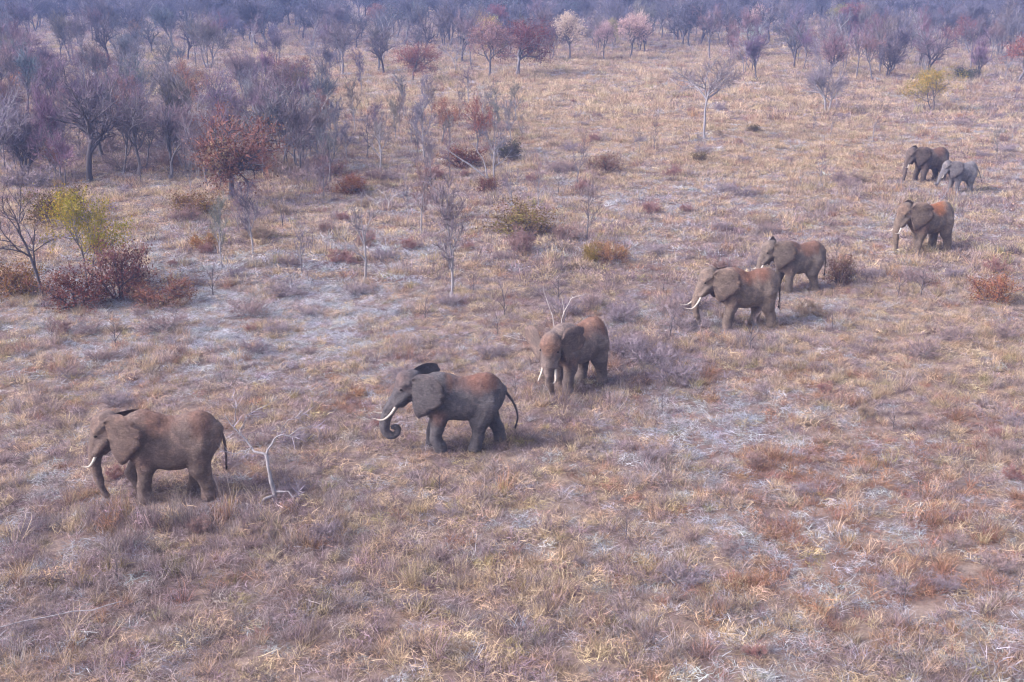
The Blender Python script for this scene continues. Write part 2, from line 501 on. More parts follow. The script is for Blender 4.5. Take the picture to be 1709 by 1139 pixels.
        for i in range(ns - 1):
            for j in range(nr):
                q0 = (idx(0, i, j), idx(0, i + 1, j), idx(0, i + 1, j + 1), idx(0, i, j + 1))
                q1 = tuple(reversed([idx(1, i, j), idx(1, i + 1, j), idx(1, i + 1, j + 1), idx(1, i, j + 1)]))
                faces.append(q0 if s < 0 else q0[::-1]); faces.append(q1 if s < 0 else q1[::-1])
            rim = (idx(0, i, nr), idx(0, i + 1, nr), idx(1, i + 1, nr), idx(1, i, nr))
            faces.append(rim if s < 0 else rim[::-1])
    # tail
    tl = tail or [(-1.56, 0, 2.25), (-1.70, 0.0, 1.9), (-1.74, 0.02, 1.4), (-1.72, 0.03, 0.95)]
    tpts = bez(tl, 10)
    tv, tf = tube(tpts, [0.075 - 0.045 * (i / 10) ** 0.6 for i in range(11)], 6)
    b0 = len(verts)
    verts += [tuple(v) for v in tv]; faces += [tuple(b0 + k for k in f) for f in tf]
    cols += [(skin[0] * 0.75, skin[1] * 0.75, skin[2] * 0.78, 1)] * len(tv)
    root = link(name, None)
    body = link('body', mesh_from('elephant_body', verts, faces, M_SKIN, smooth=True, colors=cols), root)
    # tusks
    for s in (1, -1):
        if tusk <= 0: break
        L = tusk
        tk = bez([(2.14, s * 0.215, 1.84), (2.14 + 0.20 * L + 0.06, s * (0.25 + 0.03 * L), 1.74 - 0.34 * L),
                  (2.20 + 0.55 * L, s * (0.27 + 0.07 * L), 1.68 - 0.52 * L), (2.22 + 0.92 * L, s * (0.25 + 0.06 * L), 1.72 - 0.50 * L)], 10)
        tv, tf = tube([H(p) for p in tk], [0.054 * (1 - (i / 10) ** 1.6 * 0.85) for i in range(11)], 8)
        link('tusk', mesh_from('tusk', tv, tf, M_IVORY, smooth=True), root)
    for s in (1, -1):
        ev, ef = [], []
        c = Vector((2.06, s * 0.335, 2.36))
        for i in range(5):
            for j in range(8):
                a, b = math.pi * (i + 0.5) / 5, 2 * math.pi * j / 8
                ev.append(H(c + Vector((math.sin(a) * math.cos(b) * 0.055, math.cos(a) * 0.03, math.sin(a) * math.sin(b) * 0.036))))
        for i in range(4):
            for j in range(8):
                ef.append((i * 8 + j, i * 8 + (j + 1) % 8, (i + 1) * 8 + (j + 1) % 8, (i + 1) * 8 + j))
        link('eye', mesh_from('eye', ev, ef, M_EYE, smooth=True), root)
    hv, hf = [], []
    e, d = tpts[-1], (tpts[-1] - tpts[-3]).normalized()
    for k in range(26):
        q = (d + Vector((rng.uniform(-.3, .3), rng.uniform(-.3, .3), rng.uniform(-.25, .15)))).normalized()
        w = q.cross(Vector((rng.random(), rng.random(), 0.3))).normalized() * 0.012
        b = len(hv); o_ = e - d * rng.uniform(0, 0.14); Ln = rng.uniform(0.16, 0.32)
        hv += [o_ - w, o_ + w, o_ + q * Ln]; hf.append((b, b + 1, b + 2))
    link('tail_tuft', mesh_from('tail_tuft', hv, hf, M_HAIR), root)
    g0 = at(px, py)
    root.location = (g0.x, g0.y, g0.z - sink)
    root.rotation_euler = (0, 0, R(heading))
    s = height / 2.92
    root.scale = (s * build[0], s * build[1], s)
    tag(root, label, 'elephant', 'elephants walking in a line')
    ELE.append((g0.x, g0.y, 2.4 * s, heading))
    return root

ELE = []
def build_elephants():
    lifted = lambda d: [(0.12 + d, 0.02), (0.34 + d, 0.14), (0.08 + d, 0.10)]
    make_elephant('elephant', 290, 827, 2.98, 186, 'leading elephant, farthest ahead, with large folded ear, beside the forked dead snag',
                  skin=(0.165, 0.124, 0.114), dust=0.55, dust_area=((-1.05, 2.74, 0.40), (0.1, 2.80, 0.7)), head_pitch=6,
                  legs={'FL': 0.05, 'FR': lifted(0.22), 'HL': -0.12, 'HR': 0.42}, ears=(30, 9), tusk=0.48, seed=11, belly=0.11, ear_h=(1.0, 0.62),
                  trunk=[(2.22, 0, 1.86), (2.34, 0, 1.45), (2.34, 0.02, 1.0), (2.30, 0.03, 0.62), (2.22, 0.04, 0.30)])
    make_elephant('elephant', 768, 746, 2.84, 186, 'dark blue-grey elephant with curled trunk tip, long white tusk and hanging tail',
                  skin=(0.112, 0.101, 0.109), dust=0.95, dust_area=((-0.55, 2.68, 0.85),), head_pitch=-4, ears=(32, 38), ear_top=(0.0, 0.30),
                  legs={'FL': [(0.12, 0.02), (0.16, -0.02), (-0.02, 0.05)], 'FR': 0.28, 'HL': 0.52, 'HR': -0.48}, tusk=0.82, seed=22, belly=0.02,
                  trunk=[(2.22, 0, 1.86), (2.46, 0, 1.40), (2.56, 0.02, 1.00), (2.50, 0.03, 0.72), (2.28, 0.04, 0.58), (2.10, 0.04, 0.70), (2.13, 0.04, 0.90), (2.26, 0.04, 0.88)],
                  tail=[(-1.56, 0, 2.25), (-1.78, 0.0, 1.95), (-2.02, 0.02, 1.55), (-2.12, 0.03, 1.1), (-2.06, 0.03, 0.8)], face_dust=0.25)
    make_elephant('elephant', 960, 645, 2.82, 221, 'elephant turned to face the camera, head lowered, orange dust on brow and back',
                  skin=(0.170, 0.137, 0.133), dust=1.0, dust_col=(0.30, 0.150, 0.098), dust_area=((-0.5, 2.68, 0.9),), head_pitch=14, head_yaw=29, ears=(36, 58), ear_top=(0, 0.1),
                  legs={'FL': 0.10, 'FR': -0.2, 'HL': -0.15, 'HR': 0.3}, tusk=0.62, seed=33, face_dust=0.55, build=(1.0, 1.08),
                  trunk=[(2.22, 0, 1.86), (2.26, 0, 1.40), (2.20, 0, 0.95), (2.10, 0, 0.55), (2.02, 0, 0.20)])
    make_elephant('elephant', 1240, 545, 2.92, 190, 'tan elephant with a strong orange back and a long upswept white tusk',
                  skin=(0.190, 0.150, 0.132), dust=1.0, dust_area=((-0.25, 2.72, 1.05),), head_pitch=2, ears=(27, 10),
                  legs={'FL': 0.22, 'FR': -0.25, 'HL': -0.22, 'HR': 0.36}, tusk=0.85, seed=44, belly=0.12, ear_h=(1.0, 0.66),
                  trunk=[(2.22, 0, 1.86), (2.38, 0, 1.42), (2.36, 0.02, 1.0), (2.26, 0.03, 0.62), (2.12, 0.04, 0.30)])
    make_elephant('elephant', 1328, 486, 2.74, 192, 'elephant with a dark raised far ear, walking close in front of a rust shrub',
                  skin=(0.165, 0.135, 0.122), dust=0.8, dust_area=((-0.45, 2.66, 1.0),), head_pitch=0, ears=(26, 52), ear_top=(0, 0.22),
                  legs={'FL': -0.12, 'FR': 0.32, 'HL': [(0.16, 0.0), (0.10, 0.0), (-0.02, 0.0)], 'HR': -0.25}, tusk=0.55, seed=55, build=(0.95, 0.93),
                  trunk=[(2.22, 0, 1.86), (2.36, 0, 1.42), (2.36, 0.02, 1.0), (2.32, 0.03, 0.62), (2.26, 0.04, 0.30)])
    make_elephant('elephant', 1545, 418, 2.95, 202, 'elephant with a vivid orange patch on its back and short white tusks',
                  skin=(0.175, 0.138, 0.118), dust=1.0, dust_col=(0.36, 0.130, 0.052), dust_area=((-0.35, 2.68, 0.72),), head_pitch=4, ears=(24, 24),
                  legs={'FL': 0.30, 'FR': -0.45, 'HL': -0.20, 'HR': 0.30}, tusk=0.50, seed=66, face_dust=0.12, build=(0.98, 1.04),
                  trunk=[(2.22, 0, 1.86), (2.36, 0, 1.42), (2.36, 0.02, 1.0), (2.34, 0.03, 0.62), (2.30, 0.04, 0.25)])
    make_elephant('elephant', 1549, 303, 2.68, 196, 'brown-grey elephant at the rear of the line, half hidden behind the pale calf',
                  skin=(0.118, 0.094, 0.090), dust=0.6, dust_area=((-0.45, 2.68, 0.8),), head_pitch=6, ears=(26, 30),
                  legs={'FL': 0.05, 'FR': 0.30, 'HL': -0.1, 'HR': 0.2}, tusk=0.36, seed=77,
                  trunk=[(2.22, 0, 1.86), (2.36, 0, 1.42), (2.42, 0.02, 1.0), (2.52, 0.03, 0.62), (2.62, 0.04, 0.30)])
    make_elephant('elephant', 1602, 321, 2.30, 196, 'small blue-grey elephant calf with its tail held out behind',
                  skin=(0.195, 0.180, 0.190), dust=0.0, head_pitch=-2, ears=(30, 40), ear_top=(0, 0.15),
                  legs={'FL': -0.05, 'FR': 0.18, 'HL': 0.25, 'HR': -0.34}, tusk=0.35, seed=88, build=(0.93, 0.96),
                  trunk=[(2.22, 0, 1.86), (2.42, 0, 1.45), (2.55, 0.02, 1.1), (2.72, 0.03, 0.9), (2.9, 0.04, 1.0)],
                  tail=[(-1.56, 0, 2.25), (-1.80, 0.0, 2.05), (-2.05, 0.02, 1.65), (-2.22, 0.03, 1.3), (-2.34, 0.03, 1.05)])
build_elephants()

# ------------------------------------------------------------------ trees and shrubs
def rot_to(d, ang, az):
    d = d.normalized()
    a = d.cross(Vector((0, 0, 1)))
    if a.length < 0.05: a = Vector((1, 0, 0))
    a.normalize(); b = d.cross(a)
    return (d * math.cos(ang) + (a * math.cos(az) + b * math.sin(az)) * math.sin(ang)).normalized()

class Plant:
    """Wood (stems and limbs) in one mesh; twigs and leaves in another."""
    def __init__(self, seed):
        self.r = random.Random(seed)
        self.wv, self.wf = [], []
        self.cv, self.cf, self.ct, self.cm = [], [], [], []
        self.tips = []
    def wood(self, path, radii, n):
        v, f = tube(path, radii, n, cap=False)
        b = len(self.wv)
        self.wv += v; self.wf += [tuple(b + k for k in q) for q in f]
    def strip(self, p, d, L, w, tone, m=0):
        s = d.cross(Vector((self.r.uniform(-1, 1), self.r.uniform(-1, 1), self.r.uniform(-1, 1))))
        if s.length < 1e-4: return
        s = s.normalized() * w * 0.5
        b = len(self.cv)
        bend = Vector((self.r.uniform(-1, 1), self.r.uniform(-1, 1), self.r.uniform(-0.4, 0.8))) * L * 0.16
        mid = p + d * L * 0.55 + bend
        self.cv += [p - s, p + s, mid + s * 0.7, mid - s * 0.7, p + d * L + bend * 0.4]
        self.cf += [(b, b + 1, b + 2, b + 3), (b + 3, b + 2, b + 4)]
        self.ct += [tone] * 5; self.cm += [m, m]
    def leaf(self, p, size, tone):
        r = self.r
        n = Vector((r.gauss(0, 1), r.gauss(0, 1), r.gauss(0.5, 1))).normalized()
        a = n.cross(Vector((r.uniform(-1, 1), r.uniform(-1, 1), 0.2))).normalized(); c = n.cross(a)
        b = len(self.cv)
        self.cv += [p - a * size * .5, p + c * size * .42, p + a * size * .5 + n * size * .15, p - c * size * .42]
        self.cf.append((b, b + 1, b + 2, b + 3)); self.ct += [tone] * 4; self.cm.append(1)
    def branch(self, p, d, L, r0, lev, P):
        r = self.r
        nseg = 5 if lev == 0 else 4 if lev == 1 else 3
        pts, rad = [p.copy()], [r0]
        end = P['taper'] * r0
        q, dd = p.copy(), d.copy()
        for i in range(nseg):
            g = P['gnarl'] * (0.5 if lev == 0 else 1.0)
            dd = (dd + Vector((r.gauss(0, g), r.gauss(0, g), r.gauss(0, g) * 0.7 + P['up'][min(lev, 3)]))).normalized()
            q = q + dd * (L / nseg)
            pts.append(q.copy()); rad.append(r0 + (end - r0) * (i + 1) / nseg)
        self.wood(pts, rad, 6 if lev == 0 else 5 if lev == 1 else 4 if lev == 2 else 3)
        if lev >= P['levels']:
            self.twigs(pts, L, P); return
        n = P['kids'][lev]; n = n + r.choice((-1, 0, 0, 1)) if n > 3 else n
        az0 = r.uniform(0, 6.28)
        for k in range(n):
            t = 1.0 if k == 0 else r.uniform(P['from'][lev], 1.0)
            u = t * nseg; i = min(int(u), nseg - 1); c = pts[i].lerp(pts[i + 1], u - i)
            ax = (pts[i + 1] - pts[i]).normalized()
            ang = R(r.uniform(*P['ang'][lev])) * (0.5 if k == 0 else 1)
            nd = rot_to(ax, ang, az0 + k * 2.4 + r.uniform(-.4, .4))
            rr = (rad[i] + (rad[i + 1] - rad[i]) * (u - i))
            self.branch(c, nd, L * P['len'][lev] * r.uniform(0.7, 1.2), rr * r.uniform(0.62, 0.88), lev + 1, P)
        if lev >= P['levels'] - 1:
            self.twigs(pts, L, P, 0.5)
    def twigs(self, pts, L, P, f=1.0):
        r = self.r
        n = int(P['twigs'] * f)
        for k in range(n):
            t = r.uniform(0.2, 1.0) * (len(pts) - 1); i = min(int(t), len(pts) - 2)
            p = pts[i].lerp(pts[i + 1], t - i)
            d = rot_to((pts[i + 1] - pts[i]).normalized(), R(r.uniform(15, 75)), r.uniform(0, 6.28))
            d = (d + Vector((0, 0, P.get('tup', 0.25)))).normalized()
            tl = P['tl'] * r.uniform(0.5, 1.3)
            e = r.uniform(0.7, 1.25)
            self.strip(p, d, tl, P['tw'] * r.uniform(0.6, 1.2), (e, e * r.uniform(0.93, 1.03), e * r.uniform(0.93, 1.08), 1))
            self.tips.append(p + d * tl * r.uniform(0.5, 1.0))
    def leaves(self, n, size, pal, spread=0.25, keep=1.0, scale=0.7):
        """Leaves in clumps round a share of the twig tips; pal = list of colours relative to the object's tint."""
        r = self.r
        if not self.tips: return
        T = [t for t in self.tips if vnoise(t.x * scale + 31, t.y * scale + t.z * scale * 1.3) < keep] or self.tips
        for k in range(n):
            t = r.choice(T)
            p = t + Vector((r.gauss(0, spread), r.gauss(0, spread), r.gauss(0, spread * 0.7)))
            c = pal[min(len(pal) - 1, int(abs(vnoise(p.x * 0.9 + 5, p.y * 0.9 + p.z) * len(pal) + r.gauss(0, 0.45))))]
            e = r.uniform(0.65, 1.3)
            self.leaf(p, size * r.uniform(0.6, 1.3), (c[0] * e, c[1] * e, c[2] * e, 1))
    def meshes(self, name, bark):
        top = max([v.z for v in self.wv] + [v.z for v in self.cv])
        s = 1.0 / top                                              # unit height: the placed object is scaled
        w = mesh_from(name + '_trunk', [v * s for v in self.wv], self.wf, M_BARK[bark], smooth=True)
        c = mesh_from(name + '_crown', [v * s for v in self.cv], self.cf, [M_TWIG, M_LEAF], self.cm, colors=self.ct)
        rad = max(math.hypot(v.x, v.y) for v in self.cv) * s
        return w, c, rad

BARE = dict(levels=3, kids=[5, 5, 4], ang=[(20, 50), (25, 60), (25, 65)], len=[0.85, 0.62, 0.6], up=[0.05, 0.06, 0.05, 0.05], gnarl=0.20, taper=0.68,
            twigs=8, tl=0.75, tw=0.031)
BARE['from'] = [0.55, 0.3, 0.25]
def P_(**kw):
    d = dict(BARE); d.update(kw); return d

def tree(seed, L0, r0, prm, bark, leaves=None, stems=1, lean=8, name='tree', stem_spread=10):
    pl = Plant(seed)
    for k in range(stems):
        az = k * 6.28 / stems + pl.r.uniform(0, 1)
        d = rot_to(Vector((0, 0, 1)), R(lean if stems == 1 else stem_spread * pl.r.uniform(0.6, 1.3)), az)
        o = Vector((math.cos(az), math.sin(az), 0)) * (0.0 if stems == 1 else r0 * 1.1) + Vector((0, 0, -0.15))
        if stems == 1:                                             # root flare
            pl.wood([o, o + Vector((0, 0, 0.5))], [r0 * 1.5, r0], 7)
        pl.branch(o, d, L0 * pl.r.uniform(0.85, 1.1), r0 * (1 if stems == 1 else 0.75), 0, prm)
    if leaves: pl.leaves(**leaves)
    return pl.meshes(name, bark)

RUST = [(0.85, 0.95, 1.0), (0.62, 0.62, 0.66), (1.05, 1.25, 1.15), (0.5, 0.55, 0.55), (1.0, 1.5, 1.3)]
MIXD = [(1.0, 0.75, 0.7), (1.1, 1.1, 0.8), (0.55, 0.55, 0.5), (0.8, 1.0, 0.6)]
KIND = {}
def kinds():
    K = KIND
    # bare woodland trees
    K['bare_a'] = tree(101, 2.4, 0.115, P_(ang=[(12, 34), (18, 46), (20, 55)], up=[.09, .12, .10, .06], **{'from': [0.35, 0.25, 0.2]}), 'mid')
    K['bare_b'] = tree(102, 2.2, 0.125, P_(kids=[6, 4, 4], ang=[(12, 34), (18, 45), (25, 55)], up=[.08, .1, .08, .05], gnarl=0.22, **{'from': [0.3, 0.25, 0.2]}), 'dark', stems=2, stem_spread=12)
    K['bare_c'] = tree(103, 3.0, 0.15, P_(kids=[5, 5, 4], ang=[(22, 48), (25, 58), (30, 65)], gnarl=0.27, up=[.07, .06, .04, .03], **{'from': [0.35, 0.3, 0.25]}), 'mid')
    K['bare_d'] = tree(104, 2.0, 0.105, P_(kids=[4, 4, 4], ang=[(15, 35), (20, 45), (20, 60)], up=[.08, .1, .08, .06]), 'mid', stems=3, stem_spread=16)
    K['bare_e'] = tree(105, 3.2, 0.125, P_(kids=[5, 4, 4], ang=[(20, 45), (30, 60), (30, 60)], gnarl=0.22), 'pale', stems=2, stem_spread=7)
    K['bare_f'] = tree(116, 3.0, 0.19, P_(kids=[6, 5, 4], ang=[(24, 50), (25, 55), (25, 65)], gnarl=0.24, up=[.09, .09, .05, .03], twigs=10, **{'from': [0.45, 0.3, 0.25]}), 'dark', lean=3)
    K['bare_g'] = tree(107, 2.4, 0.095, P_(kids=[6, 4, 3], ang=[(15, 38), (20, 50), (20, 60)], up=[.07, .08, .06, .05], gnarl=0.18), 'mid')
    # single slender trees of the open ground
    K['slim_a'] = tree(201, 4.4, 0.085, P_(levels=2, kids=[8, 5], ang=[(20, 40), (25, 55)], len=[0.34, 0.55], up=[.05, .12, .08, .05], taper=0.45, twigs=26, tl=0.55, tw=0.028, gnarl=.13, **{'from': [0.32, 0.2]}), 'pale', lean=4)
    K['slim_b'] = tree(202, 3.6, 0.09, P_(levels=2, kids=[6, 4], ang=[(20, 50), (25, 65)], len=[0.42, 0.5], up=[.05, .10, .04, .05], taper=0.45, twigs=16, tl=0.5, tw=0.028, gnarl=.17, **{'from': [0.4, 0.2]}), 'pale', lean=9)
    K['slim_m'] = tree(212, 3.4, 0.09, P_(levels=2, kids=[6, 5], ang=[(25, 55), (25, 65)], len=[0.5, 0.55], up=[.05, .10, .04, .05], taper=0.5, twigs=14, tl=0.5, tw=0.022, gnarl=.22, **{'from': [0.35, 0.2]}), 'dark', lean=9)
    K['slim_c'] = tree(203, 2.6, 0.06, P_(levels=2, kids=[5, 4], ang=[(20, 45), (25, 60)], len=[0.5, 0.5], taper=0.5, twigs=16, tl=0.45, tw=0.026, gnarl=.2, **{'from': [0.35, 0.2]}), 'mid', lean=14)
    K['sapling'] = tree(204, 2.2, 0.035, P_(levels=1, kids=[7], ang=[(20, 45)], len=[0.42], taper=0.45, twigs=11, tl=0.35, tw=0.016, gnarl=.12, **{'from': [0.25]}), 'dark', lean=4)
    # spreading pale tree
    K['spread'] = tree(301, 3.9, 0.15, P_(kids=[6, 5, 4], ang=[(38, 68), (25, 60), (30, 65)], len=[0.62, 0.6, 0.55], up=[.05, .06, .03, .03], gnarl=.2, twigs=16, taper=.7, tw=0.032, **{'from': [0.78, 0.35, 0.3]}), 'pale', lean=3)
    K['vase'] = tree(302, 2.0, 0.15, P_(kids=[5, 5, 4], ang=[(22, 45), (25, 50), (25, 60)], len=[0.9, 0.6, 0.55], gnarl=.24, twigs=9, tw=0.024), 'pale', stems=3, stem_spread=20)
    # leafy trees
    K['rust_a'] = tree(401, 2.6, 0.17, P_(kids=[5, 5, 4], ang=[(28, 55), (30, 65), (30, 70)], twigs=8), 'mid', dict(n=7500, size=0.115, pal=RUST, spread=0.25))
    K['rust_b'] = tree(402, 2.4, 0.17, P_(kids=[6, 5, 4], ang=[(45, 70), (30, 65), (30, 75)], up=[.05, .0, -.02, 0], twigs=9), 'dark', dict(n=3200, size=0.11, pal=RUST, spread=0.22, keep=0.47))
    K['rust_c'] = tree(403, 2.0, 0.12, P_(kids=[5, 4, 4], ang=[(20, 45), (30, 60), (30, 70)], twigs=10), 'mid', dict(n=2300, size=0.10, pal=RUST, spread=0.22, keep=0.55))
    K['yellow'] = tree(404, 2.8, 0.10, P_(kids=[4, 4, 4], ang=[(25, 55), (25, 60), (30, 65)], twigs=5, gnarl=.25), 'mid', dict(n=5200, size=0.125, pal=[(1, 1, 1), (0.7, 0.85, 0.6), (1.15, 1.0, 0.8), (0.6, 0.7, 0.5)], spread=0.24, keep=0.5), stems=2, stem_spread=9)
    K['cream'] = tree(405, 2.6, 0.14, P_(kids=[6, 5, 4], ang=[(28, 50), (25, 60), (30, 65)], twigs=7), 'mid', dict(n=4200, size=0.15, pal=[(1, 1, 1), (0.8, 0.75, 0.75), (1.1, 1.05, 1.0)], spread=0.2, keep=0.75))
    # shrubs
    SH = dict(levels=2, kids=[5, 4], ang=[(20, 55), (25, 65)], len=[0.62, 0.55], up=[.06, .03, .02, .02], taper=.6, gnarl=.25, tl=.3, tw=.016)
    SH['from'] = [0.2, 0.2]
    K['shrub_a'] = tree(501, 1.0, 0.05, P_(**SH, twigs=7), 'dark', dict(n=2500, size=0.072, pal=RUST, spread=0.17, keep=.8, scale=1.6), stems=6, stem_spread=38)
    K['shrub_b'] = tree(502, 0.9, 0.045, P_(**SH, twigs=7), 'dark', dict(n=2500, size=0.075, pal=MIXD, spread=0.17, keep=.8, scale=1.6), stems=7, stem_spread=48)
    K['shrub_c'] = tree(503, 0.8, 0.04, P_(**SH, twigs=9), 'dark', dict(n=1500, size=0.066, pal=RUST, spread=0.17, keep=.7, scale=1.6), stems=8, stem_spread=55)
    K['twiggy'] = tree(504, 0.9, 0.028, P_(**SH, twigs=9), 'mid', None, stems=7, stem_spread=42)
    K['twiggy_b'] = tree(505, 0.8, 0.024, P_(**SH, twigs=13), 'mid', dict(n=260, size=0.06, pal=RUST, spread=0.15), stems=8, stem_spread=52)
kinds()

MAUVE, GREYT, BLUEG, WARMT = (0.145, 0.116, 0.132), (0.185, 0.160, 0.168), (0.142, 0.135, 0.166), (0.185, 0.138, 0.128)

RED, DRED, ORNG, YEL, OLIV, CREAM, PINK = (0.24, 0.088, 0.062), (0.165, 0.062, 0.055), (0.38, 0.175, 0.06), (0.42, 0.30, 0.055), (0.20, 0.155, 0.065), (0.58, 0.47, 0.37), (0.27, 0.145, 0.13)
FOOT = []                                                          # ground taken: (x, y, radius)

def put(name, kind, px, py, hpx, label, tint=MAUVE, rot=None, wide=1.0, group=None, cat='tree', base=None, lean=(0, 0), hm=None):
    w, c, rad = KIND[kind]
    g = base if base is not None else at(px, py)
    h = hm if hm else height_for(g, hpx)
    root = link(name, None)
    root.location = (g.x, g.y, g.z - 0.04)
    root.rotation_euler = (R(lean[0]), R(lean[1]), R(rot if rot is not None else random.Random(int(px * 31 + py * 17)).uniform(0, 360)))
    root.scale = (h * wide, h * wide, h)
    shrub = cat in ('shrub', 'bush')
    t = link('stems' if shrub else 'trunk', w, root)
    f = link('foliage' if shrub else 'crown', c, root)
    f.color = (*tint, 1); t.color = (*tint, 1)
    tag(root, label, cat, group)
    FOOT.append((g.x, g.y, 0.25 + 0.12 * rad * h))
    return root

def hero_plants():
    T = lambda *a, **k: put('tree', *a, **k)
    S = lambda *a, **k: put('shrub', *a, cat='shrub', **k)
    # left margin
    T('slim_m', 72, 500, 235, 'leaning bare tree with open limbs among rust shrubs at the left margin', MAUVE, rot=150, wide=1.05, lean=(0, -8))
    T('yellow', 150, 478, 190, 'small tree with yellow-green leaf clumps rising out of dark red shrubs', (0.33, 0.255, 0.052), rot=40, wide=0.78)
    T('bare_f', 150, 302, 205, 'big dark-trunked bare tree towering behind the yellow-green tree', MAUVE, rot=200, wide=1.05)
    S('shrub_b', 30, 492, 66, 'dark rust shrub with ochre leaves at the left edge of the view', (0.26, 0.13, 0.07), wide=0.9)
    S('shrub_a', 128, 512, 82, 'low dark red shrub at the foot of the yellow-green tree', (0.21, 0.075, 0.06), wide=1.1)
    S('shrub_a', 200, 495, 118, 'tall dusky rose shrub right of the yellow-green tree', (0.25, 0.105, 0.095), rot=70, wide=0.75)
    S('shrub_c', 270, 506, 54, 'low pinkish rust shrub at the end of the red shrub row', (0.25, 0.115, 0.082), wide=1.25)
    S('shrub_b', 98, 372, 72, 'dark olive shrub under the yellow-green crown', (0.17, 0.105, 0.055), wide=1.0)
    S('shrub_b', 326, 357, 44, 'two-toned rust and green shrub in front of the layered rust tree', (0.24, 0.13, 0.07), rot=210, wide=1.35)
    S('shrub_c', 340, 413, 34, 'small orange-brown shrub alone on grey grass', (0.32, 0.15, 0.06), wide=0.95)
    T('rust_b', 387, 335, 172, 'layered rust-leaved tree with a grey forked trunk', (0.24, 0.112, 0.085), rot=30, wide=1.0)
    T('bare_e', 433, 192, 100, 'pale twin-trunked bare tree in front of the upper wood', BLUEG)
    T('rust_b', 482, 150, 66, 'flat-topped dark red tree with one yellow clump', (0.22, 0.090, 0.075), rot=110, wide=1.2)
    T('bare_d', 505, 268, 108, 'many-stemmed blue-grey bare tree at the edge of the wood', BLUEG, wide=1.0)
    T('bare_g', 345, 312, 120, 'thin dark bare tree just left of the layered rust tree', MAUVE)
    T('bare_c', 232, 292, 150, 'crooked dark bare tree right of the big dark trunk', MAUVE, rot=60)
    T('bare_b', 42, 300, 150, 'forked bare tree left of the big dark trunk', MAUVE)
    T('bare_g', 205, 290, 140, 'straight slim bare tree beside the crooked dark tree', MAUVE, rot=10)
    T('bare_a', 285, 300, 130, 'bare mauve tree above the two-toned shrub', MAUVE, rot=77)
    T('rust_c', 95, 300, 70, 'low orange-leaved tree in front of the big dark trunk', (0.30, 0.14, 0.08))
    T('yellow', 45, 152, 50, 'orange autumn tree deep in the wood near the left edge', (0.44, 0.20, 0.06))
    # middle ground
    T('slim_a', 753, 498, 232, 'tall slender pale tree standing alone in the middle of the clearing', (0.20, 0.165, 0.18), rot=0, wide=0.72)
    T('slim_b', 609, 470, 160, 'thin grey bare tree with a burnt base and a bleached side limb', GREYT, rot=250, wide=0.85)
    T('slim_c', 978, 400, 130, 'scraggy bare sapling above the small yellow-leaved stump', WARMT, rot=30, wide=0.9)
    T('slim_c', 963, 305, 92, 'thin leaning bare tree in the open grass right of the rust thicket', MAUVE, rot=190, lean=(0, -14))
    T('rust_c', 738, 240, 85, 'small sparse orange-leaved tree left of the rust thicket', (0.30, 0.135, 0.09), wide=0.8)
    T('rust_c', 795, 262, 112, 'slim reddish tree rising behind the rust thicket', (0.28, 0.115, 0.09), rot=140, wide=0.62)
    T('slim_b', 826, 308, 118, 'pale grey twin tree at the right end of the rust thicket', BLUEG, rot=80, wide=1.0)
    T('slim_c', 612, 265, 100, 'bare dark tree in the brush above the red double shrub', MAUVE, rot=15)
    T('slim_b', 688, 240, 78, 'faint bare tree in the brush left of the sparse orange tree', MAUVE, rot=95)
    T('slim_c', 712, 170, 62, 'dark leaning little tree in front of the tree line', MAUVE, rot=320, wide=1.3, lean=(0, 12))
    S('shrub_a', 583, 322, 38, 'bright rust-red mound shrub below the pinkish bush', (0.25, 0.085, 0.045), wide=1.5)
    S('shrub_c', 548, 294, 40, 'dull pink twiggy shrub just behind the rust-red mound', PINK, wide=1.0)
    S('shrub_a', 772, 278, 44, 'dark rust thicket under a bleached fallen limb', (0.19, 0.065, 0.045), rot=33, wide=1.4)
    S('shrub_b', 848, 266, 40, 'small dark grey-green bush beside the pale twin tree', (0.10, 0.085, 0.075), wide=0.9)
    S('shrub_a', 813, 322, 36, 'small dark maroon shrub in front of the pale twin tree', (0.17, 0.06, 0.048), wide=0.95)
    S('shrub_b', 871, 390, 60, 'wide olive and rust shrub in the middle of the grass', (0.24, 0.155, 0.085), rot=100, wide=1.25)
    S('twiggy_b', 868, 420, 50, 'wispy pinkish bush just below the olive and rust shrub', (0.24, 0.15, 0.14))
    S('shrub_b', 986, 440, 42, 'stumpy little bush with yellow leaves on a black stem', (0.32, 0.21, 0.07), wide=0.5)
    S('shrub_c', 1020, 438, 48, 'small orange bush beside the stumpy yellow one', (0.32, 0.16, 0.08), wide=0.8)
    S('shrub_a', 1656, 506, 62, 'rust-red shrub alone at the right margin, ahead of nothing but grass', (0.33, 0.130, 0.075), wide=1.0)
    S('shrub_a', 1402, 476, 62, 'brownish red shrub just behind the elephant with the raised ear', (0.18, 0.088, 0.065), rot=150, wide=0.7)
    S('shrub_b', 1258, 220, 16, 'small dark round bush right of the pale umbrella tree', (0.17, 0.12, 0.075), wide=1.1)
    S('shrub_b', 1166, 270, 22, 'small dark bush below the pale umbrella tree', (0.20, 0.14, 0.09))
    S('shrub_c', 1010, 285, 40, 'dull red bush in straw grass left of the pale umbrella tree', (0.22, 0.12, 0.09))
    # right
    T('spread', 1175, 232, 160, 'pale umbrella-shaped bare tree with a straight white trunk', (0.23, 0.19, 0.195), rot=20, wide=0.80)
    T('vase', 1380, 186, 100, 'pale many-trunked bare tree in the open right of the umbrella tree', (0.22, 0.19, 0.21), rot=60, wide=0.95)
    T('yellow', 1556, 184, 84, 'yellow-leaved tree with drooping clumps on the right', (0.38, 0.28, 0.085), rot=120, wide=1.25)
    T('bare_f', 1548, 130, 100, 'broad bare tree with curving dark limbs behind the yellow tree', (0.19, 0.135, 0.15), rot=70, wide=0.95)
